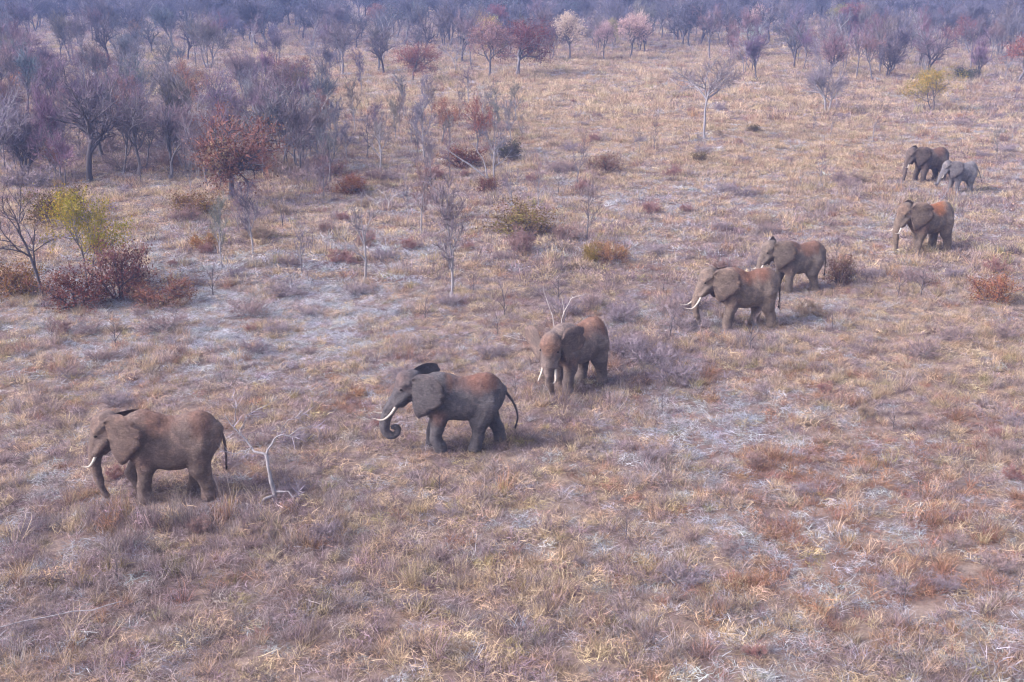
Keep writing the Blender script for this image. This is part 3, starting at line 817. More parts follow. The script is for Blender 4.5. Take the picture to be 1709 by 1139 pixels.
    T('bare_g', 1456, 134, 92, 'reddish bare tree left of the broad curving tree', (0.21, 0.125, 0.12))
    T('bare_b', 1480, 130, 100, 'dark multi-stemmed bare tree close left of the broad curving tree', MAUVE)
    T('rust_c', 1698, 140, 104, 'red-crowned tree at the right edge with a pale trunk', (0.30, 0.105, 0.085), rot=10, wide=0.95)
    T('rust_c', 1345, 92, 56, 'small red-topped tree behind the pale many-trunked tree', (0.26, 0.12, 0.11))
    T('bare_d', 1255, 122, 70, 'brown bare tree between the umbrella tree and the many-trunked tree', WARMT)
    S('shrub_b', 1610, 132, 24, 'dark green bush at the foot of the right-hand bare trees', (0.085, 0.085, 0.07), wide=1.3)
    # tree line across the middle
    T('bare_c', 572, 124, 98, 'curving dark bare tree at the start of the tree line', MAUVE, rot=130, wide=0.9)
    T('bare_f', 640, 124, 92, 'gnarled dark bare tree left of the round red tree', MAUVE, rot=10, wide=0.9)
    T('rust_a', 688, 136, 74, 'round red-leaved tree standing forward of the tree line', (0.30, 0.115, 0.095), rot=5, wide=1.0)
    T('bare_e', 760, 122, 76, 'small grey bare tree between the two red trees', BLUEG)
    T('cream', 815, 132, 104, 'bare-limbed tree with pinkish tips left of the big dark red tree', (0.30, 0.19, 0.18), rot=60)
    T('rust_a', 864, 126, 106, 'big dark red tree with a dense rounded crown', (0.20, 0.074, 0.070), rot=95, wide=1.12)
    T('cream', 950, 100, 86, 'tree with a cream-white crown in the tree line', CREAM, rot=15)
    T('cream', 1008, 100, 70, 'tree with a small pinkish white crown beside the cream one', (0.46, 0.33, 0.33), rot=200, wide=.8)
    T('cream', 1052, 98, 82, 'pink and cream crowned tree at the end of the tree line', (0.56, 0.40, 0.36), rot=100, wide=.85)
    T('rust_c', 892, 60, 48, 'orange-gold tree far behind the big dark red tree', (0.46, 0.24, 0.08), wide=1.0)

LOOK = {'bare_a': 'round-crowned bare tree', 'bare_b': 'dark forked bare tree', 'bare_c': 'crooked spreading bare tree', 'bare_d': 'many-stemmed bare tree', 'bare_e': 'pale twin-trunked bare tree',
        'bare_f': 'thick-trunked bare tree', 'bare_g': 'slim upright bare tree', 'rust_a': 'round red-brown tree', 'rust_b': 'flat-topped rusty tree', 'rust_c': 'thinly leaved rusty tree', 'cream': 'pale-tipped tree',
        'slim_a': 'slender wispy bare tree', 'slim_b': 'spindly grey tree', 'slim_c': 'short twisted bare tree', 'sapling': 'whip-thin sapling', 'twiggy': 'bare twiggy bush', 'twiggy_b': 'pinkish twiggy bush'}
LAND = [('the big dark-trunked tree', 150, 302), ('the yellow-green tree', 150, 478), ('the layered rust tree', 387, 335), ('the forward twin-trunked tree', 433, 192), ('the flat-topped dark red tree', 482, 150),
        ('the blue-grey many-stemmed tree', 505, 268), ('the deep orange tree', 45, 152), ('the tall lone slender tree', 753, 498), ('the burnt-based thin tree', 609, 470), ('the rust-red mound shrub', 583, 322),
        ('the dark rust thicket', 772, 278), ('the wide olive shrub', 871, 390), ('the stumpy yellow bush', 986, 440), ('the umbrella tree', 1175, 232), ('the pale many-trunked tree', 1380, 186), ('the yellow-leaved tree', 1556, 184),
        ('the broad curving bare tree', 1548, 130), ('the right-edge red tree', 1698, 140), ('the start of the tree line', 572, 124), ('the round red tree', 688, 136), ('the big dark red tree', 864, 126), ('the cream-crowned tree', 950, 100),
        ('the pink and cream tree', 1052, 98), ('the orange-gold tree', 892, 60), ('the leading elephant', 284, 826), ('the curled-trunk elephant', 768, 746), ('the camera-facing elephant', 958, 645), ('the long-tusked tan elephant', 1240, 545),
        ('the raised-ear elephant', 1328, 486), ('the orange-patched elephant', 1545, 418), ('the grey calf', 1602, 321), ('the right-margin rust shrub', 1656, 506), ('the dead forked snag', 458, 836), ('the lower left stick', 110, 1045), ('the bleached stalks', 1655, 1138)]
USED = {}
def place_label(look, px, py, h):
    """Look plus the nearest landmark and the side of it on which the plant stands."""
    order = sorted(LAND, key=lambda q: (q[1] - px) ** 2 + ((q[2] - py) * 1.6) ** 2)
    def side(q):
        dx, dy = px - q[1], py - q[2]
        far = abs(dx) + abs(dy) * 1.6 > 130
        if abs(dx) > abs(dy) * 1.5: return ('well ' if far else 'just ') + ('left of ' if dx < 0 else 'right of ')
        v = 'far behind ' if dy < 0 and far else 'behind ' if dy < 0 else 'well in front of ' if far else 'in front of '
        return v + ('and left of ' if dx < -12 else 'and right of ' if dx > 12 else '')
    a = look + ' ' + side(order[0]) + order[0][0]
    bt = lambda i, j: look + ' between ' + order[i][0] + ' and ' + order[j][0]
    sz = ('tall ' if h > 6.5 else 'smaller ' if h < 5 else 'middling ') if h > 2.6 else ('low ' if h < 1 else 'waist-high ')
    c = look + ' ' + side(order[1]) + order[1][0]
    for lab in (a, bt(0, 1), c, bt(0, 2), sz + a, bt(1, 2), sz + c, sz + bt(0, 1), sz + bt(0, 2), look + ' ' + side(order[2]) + order[2][0]):
        if lab not in USED and len(lab.split()) <= 16:
            USED[lab] = 1; return lab
    return min((a, c), key=len)

def scatter_trees():
    rr = random.Random(5)
    BL = [MAUVE, MAUVE, BLUEG, (0.21, 0.15, 0.165), GREYT]
    zones = [  # px box, count, kinds, tints, height range, group
        ((-60, 560, 130, 310), 84, ['bare_a', 'bare_b', 'bare_c', 'bare_d', 'bare_g', 'bare_e', 'bare_g', 'bare_d'], BL, (4.5, 8.5), 'bare trees of the near wood'),
        ((-60, 570, 62, 135), 46, ['bare_a', 'bare_b', 'bare_c', 'bare_d', 'bare_e', 'bare_f', 'bare_g'], BL, (6.0, 10.0), 'bare trees of the far wood'),
        ((-60, 540, 60, 250), 10, ['rust_c', 'rust_b'], [(0.20, 0.11, 0.10), (0.18, 0.105, 0.098), (0.30, 0.18, 0.10)], (5.0, 7.5), 'rusty trees in the wood'),
        ((540, 1110, 62, 122), 34, ['bare_a', 'bare_b', 'bare_c', 'bare_e', 'bare_f', 'bare_g', 'bare_d'], BL, (6.5, 10.5), 'bare trees behind the tree line'),
        ((1090, 1760, 62, 138), 44, ['bare_a', 'bare_b', 'bare_c', 'bare_e', 'bare_d', 'bare_g', 'bare_f'], BL + [WARMT], (6.0, 10.0), 'bare trees of the right-hand wood'),
        ((1420, 1760, 70, 140), 12, ['bare_a', 'bare_b', 'bare_c', 'bare_g'], BL + [WARMT], (7.0, 10.0), 'bare trees of the right-hand wood'),
        ((560, 1760, 50, 100), 16, ['rust_c', 'cream', 'rust_a'], [(0.24, 0.13, 0.12), (0.38, 0.25, 0.13), (0.46, 0.38, 0.33), (0.21, 0.10, 0.09), (0.28, 0.23, 0.12)], (6.0, 8.5), 'autumn trees beyond the tree line'),
        ((400, 900, 150, 300), 34, ['slim_c', 'slim_b', 'slim_a', 'slim_a'], [MAUVE, GREYT, WARMT], (3.4, 6.2), 'spindly trees of the middle brush'),
        ((300, 1010, 300, 480), 12, ['slim_c', 'slim_b', 'slim_a'], [GREYT, WARMT, MAUVE], (2.8, 5.0), 'spindly trees of the middle brush'),
        ((1060, 1709, 150, 330), 10, ['slim_c', 'slim_b'], [GREYT, WARMT], (2.2, 4.0), 'spindly trees of the right-hand grass'),
    ]
    for box, n, ks, tints, hr, grp in zones:
        for k in range(n):
            for _ in range(30):
                px, py = rr.uniform(box[0], box[1]), rr.uniform(box[2], box[3])
                if 1480 < px < 1650 and py > 240: continue            # nothing stands in front of the last elephants
                if 1110 < px < 1240 and py > 105: continue            # keep the umbrella tree free
                g = at(px, py)
                if all((g.x - x) ** 2 + (g.y - y) ** 2 > (1.3 + r_) ** 2 for x, y, r_ in FOOT) and \
                   all((g.x - e[0]) ** 2 + (g.y - e[1]) ** 2 > (e[2] * 1.3) ** 2 for e in ELE): break
            kd = rr.choice(ks); h = rr.uniform(*hr)
            put('tree', kd, px, py, 0, place_label(LOOK[kd], px, py, h), tuple(c * rr.uniform(.85, 1.2) for c in rr.choice(tints)), rot=rr.uniform(0, 360), wide=rr.uniform(.58, .95), group=grp, base=g, hm=h)
    # low bare bushes and saplings of the open grass
    sets = [((-40, 560, 110, 310), 46, 'twiggy', (1.3, 2.6), 'bush', 'undergrowth of the wood'), ((-40, 560, 110, 310), 20, 'twiggy_b', (1.2, 2.2), 'bush', 'undergrowth of the wood'), ((-40, 560, 150, 310), 30, 'sapling', (2.2, 4.0), 'sapling', 'thin saplings in the wood'),
            ((0, 1709, 150, 300), 34, 'twiggy', (0.6, 1.5), 'bush', 'twiggy bushes in the grass'), ((0, 1709, 300, 620), 52, 'twiggy', (0.6, 1.4), 'bush', 'twiggy bushes in the grass'),
            ((980, 1160, 500, 640), 7, 'twiggy', (1.0, 1.6), 'bush', 'twiggy bushes in the grass'), ((430, 560, 740, 900), 4, 'twiggy', (0.6, 1.0), 'bush', 'twiggy bushes in the grass'),
            ((300, 1000, 200, 420), 26, 'twiggy_b', (0.6, 1.4), 'bush', 'pinkish bushes in the grass'), ((0, 1709, 160, 560), 34, 'twiggy_b', (0.5, 1.2), 'bush', 'pinkish bushes in the grass'),
            ((0, 1709, 620, 1120), 20, 'twiggy', (0.5, 0.95), 'bush', 'twiggy bushes in the grass'), ((0, 1709, 620, 1120), 12, 'twiggy_b', (0.45, 0.8), 'bush', 'pinkish bushes in the grass'),
            ((0, 1709, 230, 620), 44, 'sapling', (0.9, 2.4), 'sapling', 'thin saplings in the open grass'), ((40, 1709, 640, 1050), 14, 'sapling', (0.7, 1.3), 'sapling', 'thin saplings in the open grass')]
    for box, n, kd, hr, cat, grp in sets:
        for k in range(n):
            for _ in range(60):
                px, py = rr.uniform(box[0], box[1]), rr.uniform(box[2], box[3])
                g = at(px, py)
                if all((g.x - x) ** 2 + (g.y - y) ** 2 > (0.6 + r_) ** 2 for x, y, r_ in FOOT) and \
                   all((g.x - e[0]) ** 2 + (g.y - e[1]) ** 2 > (e[2] * 1.05) ** 2 for e in ELE): break
            tint = rr.choice([(0.24, 0.195, 0.215), (0.28, 0.23, 0.24), (0.27, 0.20, 0.19)]) if kd != 'twiggy_b' else rr.choice([PINK, (0.26, 0.17, 0.15), (0.30, 0.22, 0.16)])
            h = rr.uniform(*hr)
            put(cat, kd, px, py, 0, place_label(LOOK[kd], px, py, h), tint, rot=rr.uniform(0, 360), wide=rr.uniform(.9, 1.4) if cat == 'bush' else 1.0, group=grp, base=g, cat=cat, hm=h)
hero_plants()
scatter_trees()

# ------------------------------------------------------------------ dead wood
def deadwood(name, px, py, limbs, label, bark, scale=1.0, rot=0, twig=None, cat='dead branch'):
    pl = Plant(int(px))
    for path, r0, r1 in limbs:
        pts = bez([Vector(p) * scale for p in path], 7)
        pl.wood([q + Vector((pl.r.gauss(0, .035), pl.r.gauss(0, .035), pl.r.gauss(0, .025))) if 0 < i < 7 else q for i, q in enumerate(pts)], [(r0 + (r1 - r0) * i / 7) * scale * 0.72 * pl.r.uniform(.85, 1.15) for i in range(8)], 6)
        if twig:
            pl.twigs(pts[3:], 1.0, dict(twigs=twig, tl=0.5 * scale, tw=0.022, tup=0.1))
    root = link(name, None)
    g = at(px, py)
    root.location = g; root.rotation_euler.z = R(rot)
    link('limbs', mesh_from(name + '_limbs', pl.wv, pl.wf, M_BARK[bark], smooth=True), root)
    if twig:
        t = link('twigs', mesh_from(name + '_twigs', pl.cv, pl.cf, [M_TWIG, M_LEAF], pl.cm, colors=pl.ct), root)
        t.color = (0.30, 0.27, 0.30, 1); t['kind'] = 'stuff'
    FOOT.append((g.x, g.y, 0.3))
    return tag(root, label, cat)

def dead_things():
    deadwood('dead_snag', 458, 836, [
        ([(0, 0, -0.1), (-0.05, 0, 0.6), (-0.12, 0.05, 1.2), (-0.20, 0.1, 1.7)], 0.13, 0.08),
        ([(-0.20, 0.1, 1.7), (-0.6, 0.2, 1.85), (-1.1, 0.35, 2.3), (-1.6, 0.5, 3.0)], 0.075, 0.02),
        ([(-0.20, 0.1, 1.7), (0.0, 0.2, 2.1), (0.3, 0.3, 2.35), (0.9, 0.2, 2.3)], 0.06, 0.015),
        ([(-1.1, 0.35, 2.3), (-1.0, 0.6, 2.8), (-0.6, 0.8, 3.1)], 0.035, 0.01),
        ([(-1.35, 0.42, 2.65), (-1.2, 0.5, 3.2), (-1.35, 0.5, 3.7)], 0.03, 0.008), ([(0.3, 0.3, 2.35), (0.55, 0.4, 2.8), (1.2, 0.5, 3.1)], 0.03, 0.008), ([(0.6, 0.25, 2.35), (1.2, 0.2, 2.7), (1.7, 0.2, 2.6)], 0.025, 0.008),
        ([(-0.7, 0.22, 1.95), (-1.3, 0.1, 1.75), (-1.7, 0.0, 1.9)], 0.03, 0.01),
        ([(0.0, 0, 0.35), (0.4, -0.1, 0.45), (0.8, -0.2, 0.25), (0.95, -0.2, 0.5)], 0.06, 0.02),
        ([(0, 0, 0.2), (-0.3, -0.3, 0.12), (-0.6, -0.5, -0.05)], 0.09, 0.04)],
        'forked blue-grey dead snag with pale base behind the leading elephant', 'pale', 0.92, 0, 16, 'dead tree')
    deadwood('bleached_branch', 930, 590, [
        ([(0, 0, 0), (0.15, 0.1, 1.3), (0.35, 0.2, 2.4), (0.75, 0.3, 3.2)], 0.055, 0.028),
        ([(0.35, 0.2, 2.4), (0.30, 0.3, 3.0), (0.15, 0.3, 3.5)], 0.035, 0.012),
        ([(0.75, 0.3, 3.2), (1.2, 0.3, 3.45), (1.8, 0.3, 3.5)], 0.032, 0.01),
        ([(0.75, 0.3, 3.2), (0.85, 0.3, 3.6)], 0.025, 0.01),
        ([(0, 0, 0), (-0.15, 0.1, 1.4), (-0.35, 0.2, 2.5), (-0.75, 0.3, 3.4), (-0.85, 0.3, 4.0)], 0.045, 0.012)],
        'bleached forked branch standing up behind the elephant that faces the camera', 'white', 0.76)
    deadwood('bleached_branch', 648, 352, [
        ([(0, 0, 0), (0.1, 0, 0.7), (-0.2, 0, 1.3), (-0.9, 0.1, 1.9)], 0.08, 0.02),
        ([(0.1, 0, 0.7), (0.5, 0.1, 1.2), (1.2, 0.1, 1.6)], 0.06, 0.015),
        ([(0.5, 0.1, 1.2), (0.4, 0.2, 1.8)], 0.035, 0.012),
        ([(0, 0, 0.1), (-0.9, 0, 0.5), (-2.0, 0.1, 1.5)], 0.05, 0.015)],
        'white antler-like dead branch on the grass beside the thin burnt-based tree', 'white', 0.8)
    deadwood('fallen_limb', 822, 305, [
        ([(0, 0, 0), (-0.9, 0, 0.7), (-2.2, 0.1, 1.7), (-3.6, 0.2, 2.6)], 0.14, 0.05),
        ([(-0.3, 0, 0.2), (-0.7, 0, 1.7), (-1.5, 0.1, 3.0)], 0.09, 0.03)],
        'pale slanting broken limb lying across the dark rust thicket', 'pale', 1.0, 0, 2)
    deadwood('fallen_stick', 110, 1045, [
        ([(-2.0, -0.5, 0.12), (-0.8, -0.15, 0.30), (0.5, 0.2, 0.34), (1.4, 0.45, 0.48)], 0.026, 0.014)],
        'long pale stick lying in the foreground grass near the lower left', 'pale', 1.0)
    deadwood('fallen_stick', 900, 585, [
        ([(-1.6, 0, 0.7), (-0.9, 0, 0.55), (-0.2, 0, 0.35), (0.3, 0, 0.1)], 0.025, 0.010),
        ([(-0.9, 0, 0.55), (-1.3, 0.1, 1.0)], 0.022, 0.01)],
        'thin pale forked stick beside the ear of the camera-facing elephant', 'white', 1.0)
    deadwood('bleached_stalks', 1655, 1138, [
        ([(0, 0, 0), (-0.2, 0, 0.6), (-0.35, 0, 1.1)], 0.02, 0.008), ([(0, 0, 0), (0.2, 0.1, 0.6), (0.5, 0.1, 0.9)], 0.02, 0.008),
        ([(0, 0, 0), (0.05, 0.1, 0.7), (0.0, 0.1, 1.2)], 0.018, 0.008), ([(0, 0, 0), (0.4, 0, 0.4), (0.8, 0.1, 0.6)], 0.018, 0.007),
        ([(0, 0, 0), (-0.3, 0, 0.35), (-0.6, 0.1, 0.5)], 0.018, 0.007)],
        'fan of bleached stems in the lower right corner', 'pale', 0.85, 0, 5)
dead_things()

# ------------------------------------------------------------------ grass: uncountable, instanced on points
def blade(V, Fc, T, p, d, L, w, droop, rng, tone, seg=3):
    s = Vector((-d.y, d.x, 0)); s = (s if s.length > 1e-4 else Vector((1, 0, 0))).normalized()
    s = (s + Vector((rng.uniform(-.5, .5), rng.uniform(-.5, .5), rng.uniform(-.4, .4)))).normalized() * w * 0.5
    q, dd = p.copy(), d.copy()
    b = len(V)
    V += [q - s, q + s]; T += [tone, tone]
    for i in range(seg):
        out = Vector((dd.x, dd.y, 0))
        dd = (dd + Vector((0, 0, -droop / seg)) + Vector((rng.gauss(0, .30), rng.gauss(0, .30), rng.gauss(0, .20)))).normalized()
        q = q + dd * (L / seg)
        if q.z < 0.01: q.z = 0.01
        k = 1 - (i + 1) / seg
        if i < seg - 1:
            V += [q - s * (0.35 + 0.65 * k), q + s * (0.35 + 0.65 * k)]; T += [tone, tone]
            n = len(V); Fc.append((n - 4, n - 3, n - 1, n - 2))
        else:
            V.append(q); T.append(tone); n = len(V); Fc.append((n - 3, n - 2, n - 1))

def make_tuft(name, seed, n, hgt, rad, w, droop, lean, kind='tuft'):
    rng = random.Random(seed)
    V, Fc, T = [], [], []
    for k in range(n):
        az = rng.uniform(0, 6.283); rr = rad * math.sqrt(rng.random())
        p = Vector((math.cos(az) * rr, math.sin(az) * rr, 0))
        if kind == 'mat':
            p.z = rng.uniform(0, hgt); a2 = rng.uniform(0, 6.283)
            d = Vector((math.cos(a2), math.sin(a2), rng.uniform(-0.1, 0.6))).normalized(); L = rng.uniform(0.15, 0.45)
        else:
            a2 = az + rng.gauss(0, 0.7); ln = R(abs(rng.gauss(lean, lean * 0.6)))
            d = Vector((math.cos(a2) * math.sin(ln), math.sin(a2) * math.sin(ln), math.cos(ln))); L = hgt * rng.uniform(0.45, 1.1)
        e = rng.uniform(0.42, 1.48)
        if kind != 'mat' and rng.random() < 0.25: e *= 0.6
        blade(V, Fc, T, p, d, L, w * rng.uniform(0.6, 1.3), droop * rng.uniform(0.4, 1.3), rng, (e, e * rng.uniform(.95, 1.03), e * rng.uniform(.9, 1.06), 1))
    return bpy.data.objects.new(name, mesh_from(name, V, Fc, M_GRASS, colors=T))

def proto_collection(name, makers):
    c = bpy.data.collections.new(name)                              # not linked to the scene: only a palette for the instances
    for o in makers: c.objects.link(o)
    return c

def gn_scatter(name, pts, rot, scl, idx, col, coll, label, cat):
    N = len(pts)
    me = bpy.data.meshes.new(name)
    me.vertices.add(N); me.vertices.foreach_set('co', np.asarray(pts, np.float32).ravel())
    def attr(nm, ty, key, v):
        a = me.attributes.new(nm, ty, 'POINT'); a.data.foreach_set(key, np.ascontiguousarray(v).ravel())
    attr('rot', 'FLOAT_VECTOR', 'vector', np.asarray(rot, np.float32))
    attr('scl', 'FLOAT_VECTOR', 'vector', np.asarray(scl, np.float32))
    attr('idx', 'INT', 'value', np.asarray(idx, np.int32))
    if col is not None: attr('col', 'FLOAT_COLOR', 'color', np.concatenate([col, np.ones((N, 1))], 1).astype(np.float32))
    me.update()
    o = link(name, me)
    ng = bpy.data.node_groups.new(name + '_scatter', 'GeometryNodeTree')
    ng.interface.new_socket('Geometry', in_out='INPUT', socket_type='NodeSocketGeometry')
    ng.interface.new_socket('Geometry', in_out='OUTPUT', socket_type='NodeSocketGeometry')
    nd, lk = ng.nodes, ng.links
    gi, go = nd.new('NodeGroupInput'), nd.new('NodeGroupOutput')
    ci = nd.new('GeometryNodeCollectionInfo'); ci.inputs[0].default_value = coll
    ci.inputs['Separate Children'].default_value = True; ci.inputs['Reset Children'].default_value = True
    ip = nd.new('GeometryNodeInstanceOnPoints'); ip.inputs['Pick Instance'].default_value = True
    def named(nm, ty):
        a = nd.new('GeometryNodeInputNamedAttribute'); a.data_type = ty; a.inputs[0].default_value = nm
        return a.outputs[0]
    lk.new(gi.outputs[0], ip.inputs['Points']); lk.new(ci.outputs[0], ip.inputs['Instance'])
    lk.new(named('idx', 'INT'), ip.inputs['Instance Index'])
    lk.new(named('rot', 'FLOAT_VECTOR'), ip.inputs['Rotation']); lk.new(named('scl', 'FLOAT_VECTOR'), ip.inputs['Scale'])
    lk.new(ip.outputs[0], go.inputs[0])
    md = o.modifiers.new('scatter', 'NODES'); md.node_group = ng
    return tag(o, label, cat, kind='stuff')

NPR = np.random.default_rng(7)
def sample(d0, d1, per_m2):
    """Random ground points between two distances, over the view and a margin on both sides."""
    n = int(0.5 * (d1 * d1 - d0 * d0) * 1.0 * per_m2)
    d = np.sqrt(NPR.uniform(d0 * d0, d1 * d1, n))
    x = NPR.uniform(-1, 1, n) * (d * 0.47 + 4)
    return x, d

# where the photograph shows grey matted grass, straw, and purple-brown tall grass (world places found from pixels)
def blob_field(blobs, x, y):
    f = np.zeros_like(x)
    for px, py, rx, ry, wgt in blobs:
        c = at(px, py); a = at(px + rx, py); b = at(px, py - ry); b2 = at(px, py + ry)
        sx = abs(a.x - c.x); sy = max(b.y - c.y, 0.1); sy2 = max(c.y - b2.y, 0.1)
        dy = y - c.y
        q = ((x - c.x) / sx) ** 2 + (dy / np.where(dy > 0, sy, sy2)) ** 2
        f += wgt * np.exp(-q)
    return f
GREY_BLOBS = [(330, 500, 330, 80, 1.1), (480, 580, 150, 60, .5), (560, 520, 130, 50, .8), (560, 440, 160, 40, .6), (330, 580, 170, 60, .6), (60, 600, 90, 60, .4), (690, 700, 110, 60, .3), (1360, 530, 90, 25, .8),
              (1110, 720, 150, 40, .40), (1330, 690, 140, 40, .35), (960, 900, 150, 40, .35), (1090, 800, 140, 50, .3), (820, 880, 120, 30, .3), (1150, 960, 100, 50, .3),
              (950, 320, 130, 25, .4), (620, 370, 90, 30, .5), (1170, 330, 160, 40, .25), (1240, 900, 150, 60, .3), (230, 420, 120, 40, .5)]
STRAW_BLOBS = [(1250, 270, 420, 60, 1.0), (1100, 160, 520, 60, 1.2), (900, 110, 900, 40, .8), (1600, 560, 150, 70, .6), (1680, 650, 80, 80, .5), (620, 150, 200, 40, .7), (850, 190, 200, 40, .6), (1430, 640, 160, 50, .3),
               (250, 320, 130, 30, .5), (700, 480, 110, 30, .35), (1050, 430, 150, 40, .2), (780, 1000, 200, 60, .15)]
DARK_BLOBS = [(180, 980, 330, 130, .9), (70, 760, 100, 70, .5), (560, 1010, 200, 120, .5), (330, 860, 140, 50, .6), (950, 450, 140, 50, .35), (1090, 560, 140, 60, .5), (1050, 600, 90, 50, .5), (860, 1100, 300, 60, .35),
              (520, 760, 70, 60, .4), (1500, 1080, 250, 60, .35), (1000, 1010, 300, 60, .2)]
TALL_BLOBS = [(340, 868, 110, 24, 1.1), (240, 872, 70, 16, .7), (1240, 568, 80, 14, 1.1), (930, 670, 60, 14, .8), (1010, 650, 70, 25, .5), (1580, 335, 80, 12, .6), (300, 590, 200, 30, .3), (1540, 430, 60, 10, .4)]
RUST_BLOBS = [(1450, 830, 260, 120, .45), (1500, 980, 260, 120, .6), (1240, 640, 150, 30, .4), (620, 660, 90, 40, .3), (100, 620, 120, 60, .45), (1640, 700, 120, 60, .4), (1350, 780, 150, 60, .4), (560, 700, 60, 40, .4), (870, 560, 90, 40, .25), (1580, 260, 160, 60, .25)]

def build_grass():
    P_STR = np.array([(0.51, 0.385, 0.265), (0.58, 0.45, 0.31), (0.46, 0.335, 0.24)])
    P_RUS = np.array([(0.37, 0.208, 0.148), (0.42, 0.245, 0.152), (0.31, 0.174, 0.138)])
    P_GRY = np.array([(0.435, 0.435, 0.47), (0.50, 0.50, 0.525), (0.345, 0.35, 0.40)])
    P_MAU = np.array([(0.34, 0.265, 0.270), (0.40, 0.32, 0.315), (0.27, 0.205, 0.215)])
    P_OLV = np.array([(0.36, 0.30, 0.15), (0.42, 0.34, 0.16), (0.30, 0.25, 0.14)])
    near = [make_tuft('tuft_%02d' % i, 600 + i, 72, [0.55, 0.70, 0.45, 0.60, 0.40][i], [.20, .24, .24, .17, .28][i], .013, [0.9, 0.6, 1.1, 0.5, 1.2][i], [32, 24, 42, 20, 48][i]) for i in range(5)]
    near += [make_tuft('tuft_%02d' % (5 + i), 620 + i, 90, [.12, .17, .22][i], .46, .018, .6, 60, 'mat') for i in range(3)]
    near += [make_tuft('tuft_%02d' % (8 + i), 640 + i, 40, [1.0, 0.85][i], .16, .014, [.55, .9][i], [16, 22][i]) for i in range(2)]
    far = [make_tuft('far_%02d' % i, 700 + i, 62, [.6, .5, .75, .45][i], [.42, .5, .36, .55][i], .027, [.8, 1.0, .5, 1.1][i], [34, 44, 24, 50][i]) for i in range(4)]
    far += [make_tuft('far_%02d' % (4 + i), 720 + i, 74, [.12, .16][i], .7, .029, .6, 60, 'mat') for i in range(2)]
    CN, CF = proto_collection('near_grass_palette', near), proto_collection('far_grass_palette', far)

    def run(x, y, tallscale, n_up, n_mat, n_stem, seed):
        N = len(x)
        n1, n2, n3 = fbm(x / 7, y / 7, 40 + seed, 4), fbm(x / 2.2, y / 2.2, 60 + seed, 3), fbm(x / 14, y / 14, 80 + seed, 3)
        gr = blob_field(GREY_BLOBS, x, y) + (n1 - 0.5) * 1.45
        st = blob_field(STRAW_BLOBS, x, y) + (n3 - 0.45) * 1.2
        dk = blob_field(DARK_BLOBS, x, y) + (n2 - 0.5) * 0.9
        ru = blob_field(RUST_BLOBS, x, y) + (fbm(x / 0.9 + 50, y / 0.9, 90 + seed, 2) - 0.5) * 1.7
        u = NPR.random(N)
        clump0 = sstep(0.50, 0.66, fbm(x / 1.3 + 9, y / 1.3, 31, 2))
        isgrey = (gr + NPR.normal(0, .45, N)) > 0.36
        typ = np.zeros(N, int)                                       # 0 mauve-brown, 1 straw, 2 rust, 3 grey, 4 olive
        base = NPR.random(N)
        typ[base < 0.42 + st * 0.45 - dk * 0.35] = 1
        typ[(ru + NPR.normal(0, .25, N)) > 0.61] = 2
        typ[NPR.random(N) < 0.02 + 0.05 * (n2 > .62)] = 4
        typ[isgrey & (NPR.random(N) < 0.90 - 0.6 * clump0)] = 3
        pal = np.stack([P_MAU, P_STR, P_RUS, P_GRY, P_OLV])
        col = pal[typ, NPR.integers(0, 3, N)] * NPR.uniform(0.78, 1.2, (N, 1)) * (1 + NPR.normal(0, .035, (N, 3)))
        dkf = np.clip(dk, 0, 1)[:, None]
        col = col * (1 - 0.15 * dkf)
        mat = (typ == 3) & (u < 0.42) | ((typ != 3) & (u < np.where(typ == 2, 0.12, 0.24)))
        idx = np.where(mat, n_up + NPR.integers(0, n_mat, N), NPR.integers(0, n_up, N))
        if n_stem:
            stem = (~mat) & (NPR.random(N) < 0.07)
            idx = np.where(stem, n_up + n_mat + NPR.integers(0, n_stem, N), idx)
        clump = sstep(0.50, 0.66, fbm(x / 1.3 + 9, y / 1.3, 31, 2))            # tussocks stand in clumps, low grass between
        hs_ = NPR.uniform(0.5, 1.1, N) * (0.55 + 0.45 * np.clip(dk + 0.25, 0, 1) + 0.60 * clump) * tallscale
        hs_ = hs_ * (1 + blob_field(TALL_BLOBS, x, y))
        hs_ = np.where(typ == 3, hs_ * 0.60, hs_)
        ws = NPR.uniform(0.75, 1.3, N) * tallscale
        hs_ = np.where(mat, hs_ * 1.3, hs_)
        return col, idx, np.stack([ws, ws, hs_], 1)

    def finish(name, x, y, tall, counts, coll, label, seed, thin=None):
        keep = np.ones(len(x), bool)
        # trampled where the elephants stand
        for ex, ey, er, hd in ELE:
            d = np.hypot(x - ex, y - ey)
            keep &= ~((d < er * 0.62) & (NPR.random(len(x)) < 0.15))
        x, y = x[keep], y[keep]
        col, idx, scl = run(x, y, tall, *counts, seed)
        for ex, ey, er, hd in ELE:
            d = np.hypot(x - ex, y - ey)
            scl[:, 2] = np.where(d < er * 0.75, np.minimum(scl[:, 2], 1.0 * tall), scl[:, 2])
        N = len(x)
        rot = np.stack([NPR.normal(0, .10, N), NPR.normal(0, .10, N), NPR.uniform(0, 6.283, N)], 1)
        gn_scatter(name, np.stack([x, y, ground_z(x, y) - 0.02], 1), rot, scl, idx, col, coll, label, 'grass')
    x, y = sample(20, 62, 15)
    finish('near_grass', x, y, 0.84, (5, 3, 2), CN, 'dense dry tussock grass over the whole foreground, straw, rust and grey', 0)
    x, y = sample(62, 125, 5.5)
    finish('middle_grass', x, y, 1.0, (4, 2, 0), CF, 'dry straw and grey grass of the middle distance around the rear elephants', 0)
    x, y = sample(125, 330, 1.3)
    finish('far_grass', x, y, 1.6, (4, 2, 0), CF, 'pale straw grass of the far clearing in front of the woods', 0)
    x, y = sample(330, 620, 0.22)
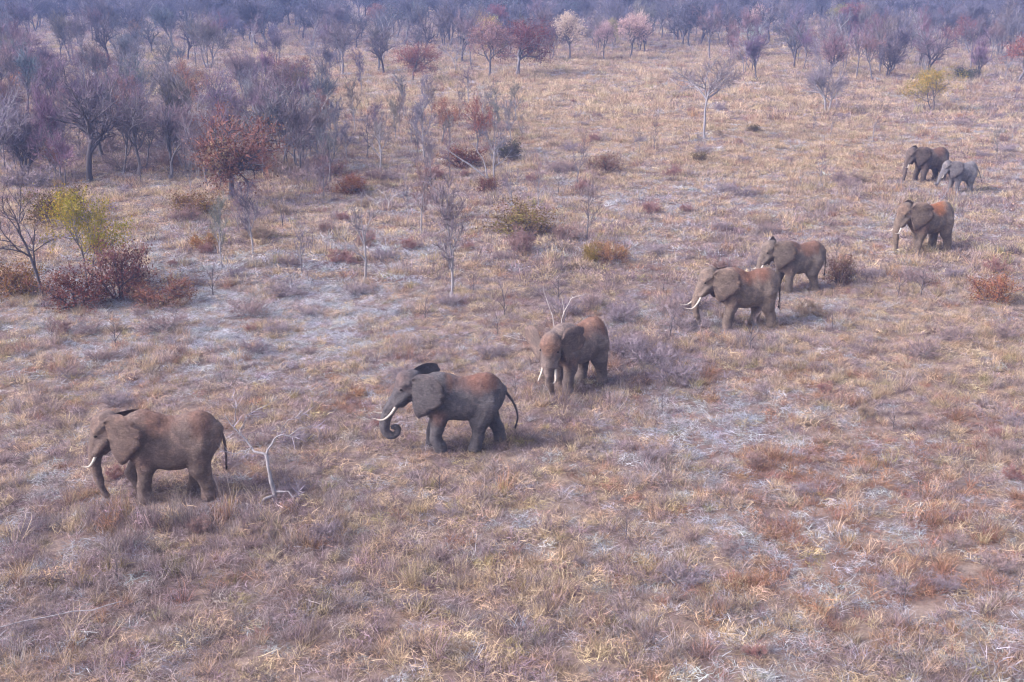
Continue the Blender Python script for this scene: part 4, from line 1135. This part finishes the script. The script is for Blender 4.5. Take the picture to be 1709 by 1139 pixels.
    finish('farthest_grass', x, y, 3.2, (4, 2, 0), CF, 'hazy pale grass between the farthest trees', 0)
build_grass()

# ------------------------------------------------------------------ the far wood that reads as one mass
def far_wood():
    objs = []
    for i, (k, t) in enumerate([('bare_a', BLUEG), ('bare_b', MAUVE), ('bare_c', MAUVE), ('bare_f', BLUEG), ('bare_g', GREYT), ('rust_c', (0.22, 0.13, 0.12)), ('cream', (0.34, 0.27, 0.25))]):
        for j, m in enumerate(KIND[k][:2]):
            o = bpy.data.objects.new('wood_%02d_%d' % (i, j), m); o.color = (*t, 1)
            objs.append((i, j, o))
    cw = [proto_collection('wood_palette_%d' % j, [o for i, jj, o in objs if jj == j]) for j in (0, 1)]
    a, b = sample(225, 640, 0.016), sample(640, 1600, 0.008)
    x = np.concatenate([a[0], b[0]]); y = np.concatenate([a[1], b[1]])
    dens = fbm(x / 70, y / 45, 21, 3)
    k = (dens + NPR.normal(0, .07, len(x)) > 0.42) | (y > 430)
    x, y = x[k], y[k]
    N = len(x)
    idx = NPR.choice(7, N, p=[.2, .18, .18, .16, .16, .08, .04])
    hgt = NPR.uniform(5.5, 10.5, N); wd = hgt * NPR.uniform(.9, 1.25, N)
    rot = np.stack([np.zeros(N), np.zeros(N), NPR.uniform(0, 6.283, N)], 1)
    scl = np.stack([wd, wd, hgt], 1); pts = np.stack([x, y, np.zeros(N) - .05], 1)
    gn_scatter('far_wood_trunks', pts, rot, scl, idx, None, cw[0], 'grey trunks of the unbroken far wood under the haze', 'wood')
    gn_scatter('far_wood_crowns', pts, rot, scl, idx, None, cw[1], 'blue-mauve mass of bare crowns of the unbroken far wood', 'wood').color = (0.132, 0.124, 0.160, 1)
far_wood()

# ------------------------------------------------------------------ haze
def build_haze():
    x, y0, y1, z0, z1 = 6100, -90, 6600, -1.6, 24.0
    v = [(-x, y0, z0), (x, y0, z0), (x, y1, z0), (-x, y1, z0), (-x, y0, z1), (x, y0, z1), (x, y1, z1), (-x, y1, z1)]
    f = [(3, 2, 1, 0), (4, 5, 6, 7), (0, 1, 5, 4), (1, 2, 6, 5), (2, 3, 7, 6), (3, 0, 4, 7)]
    k = NT('haze_air')
    pv = k.n('ShaderNodeVolumePrincipled')
    pv.inputs['Color'].default_value = (0.34, 0.47, 0.95, 1); pv.inputs['Density'].default_value = 0.0006; pv.inputs['Anisotropy'].default_value = 0.0
    k.l(pv.outputs[0], k.out.inputs['Volume'])
    tag(link('haze', mesh_from('haze', v, f, k.m)), 'thin blue-grey haze over the far woods', 'haze', kind='stuff')
build_haze()
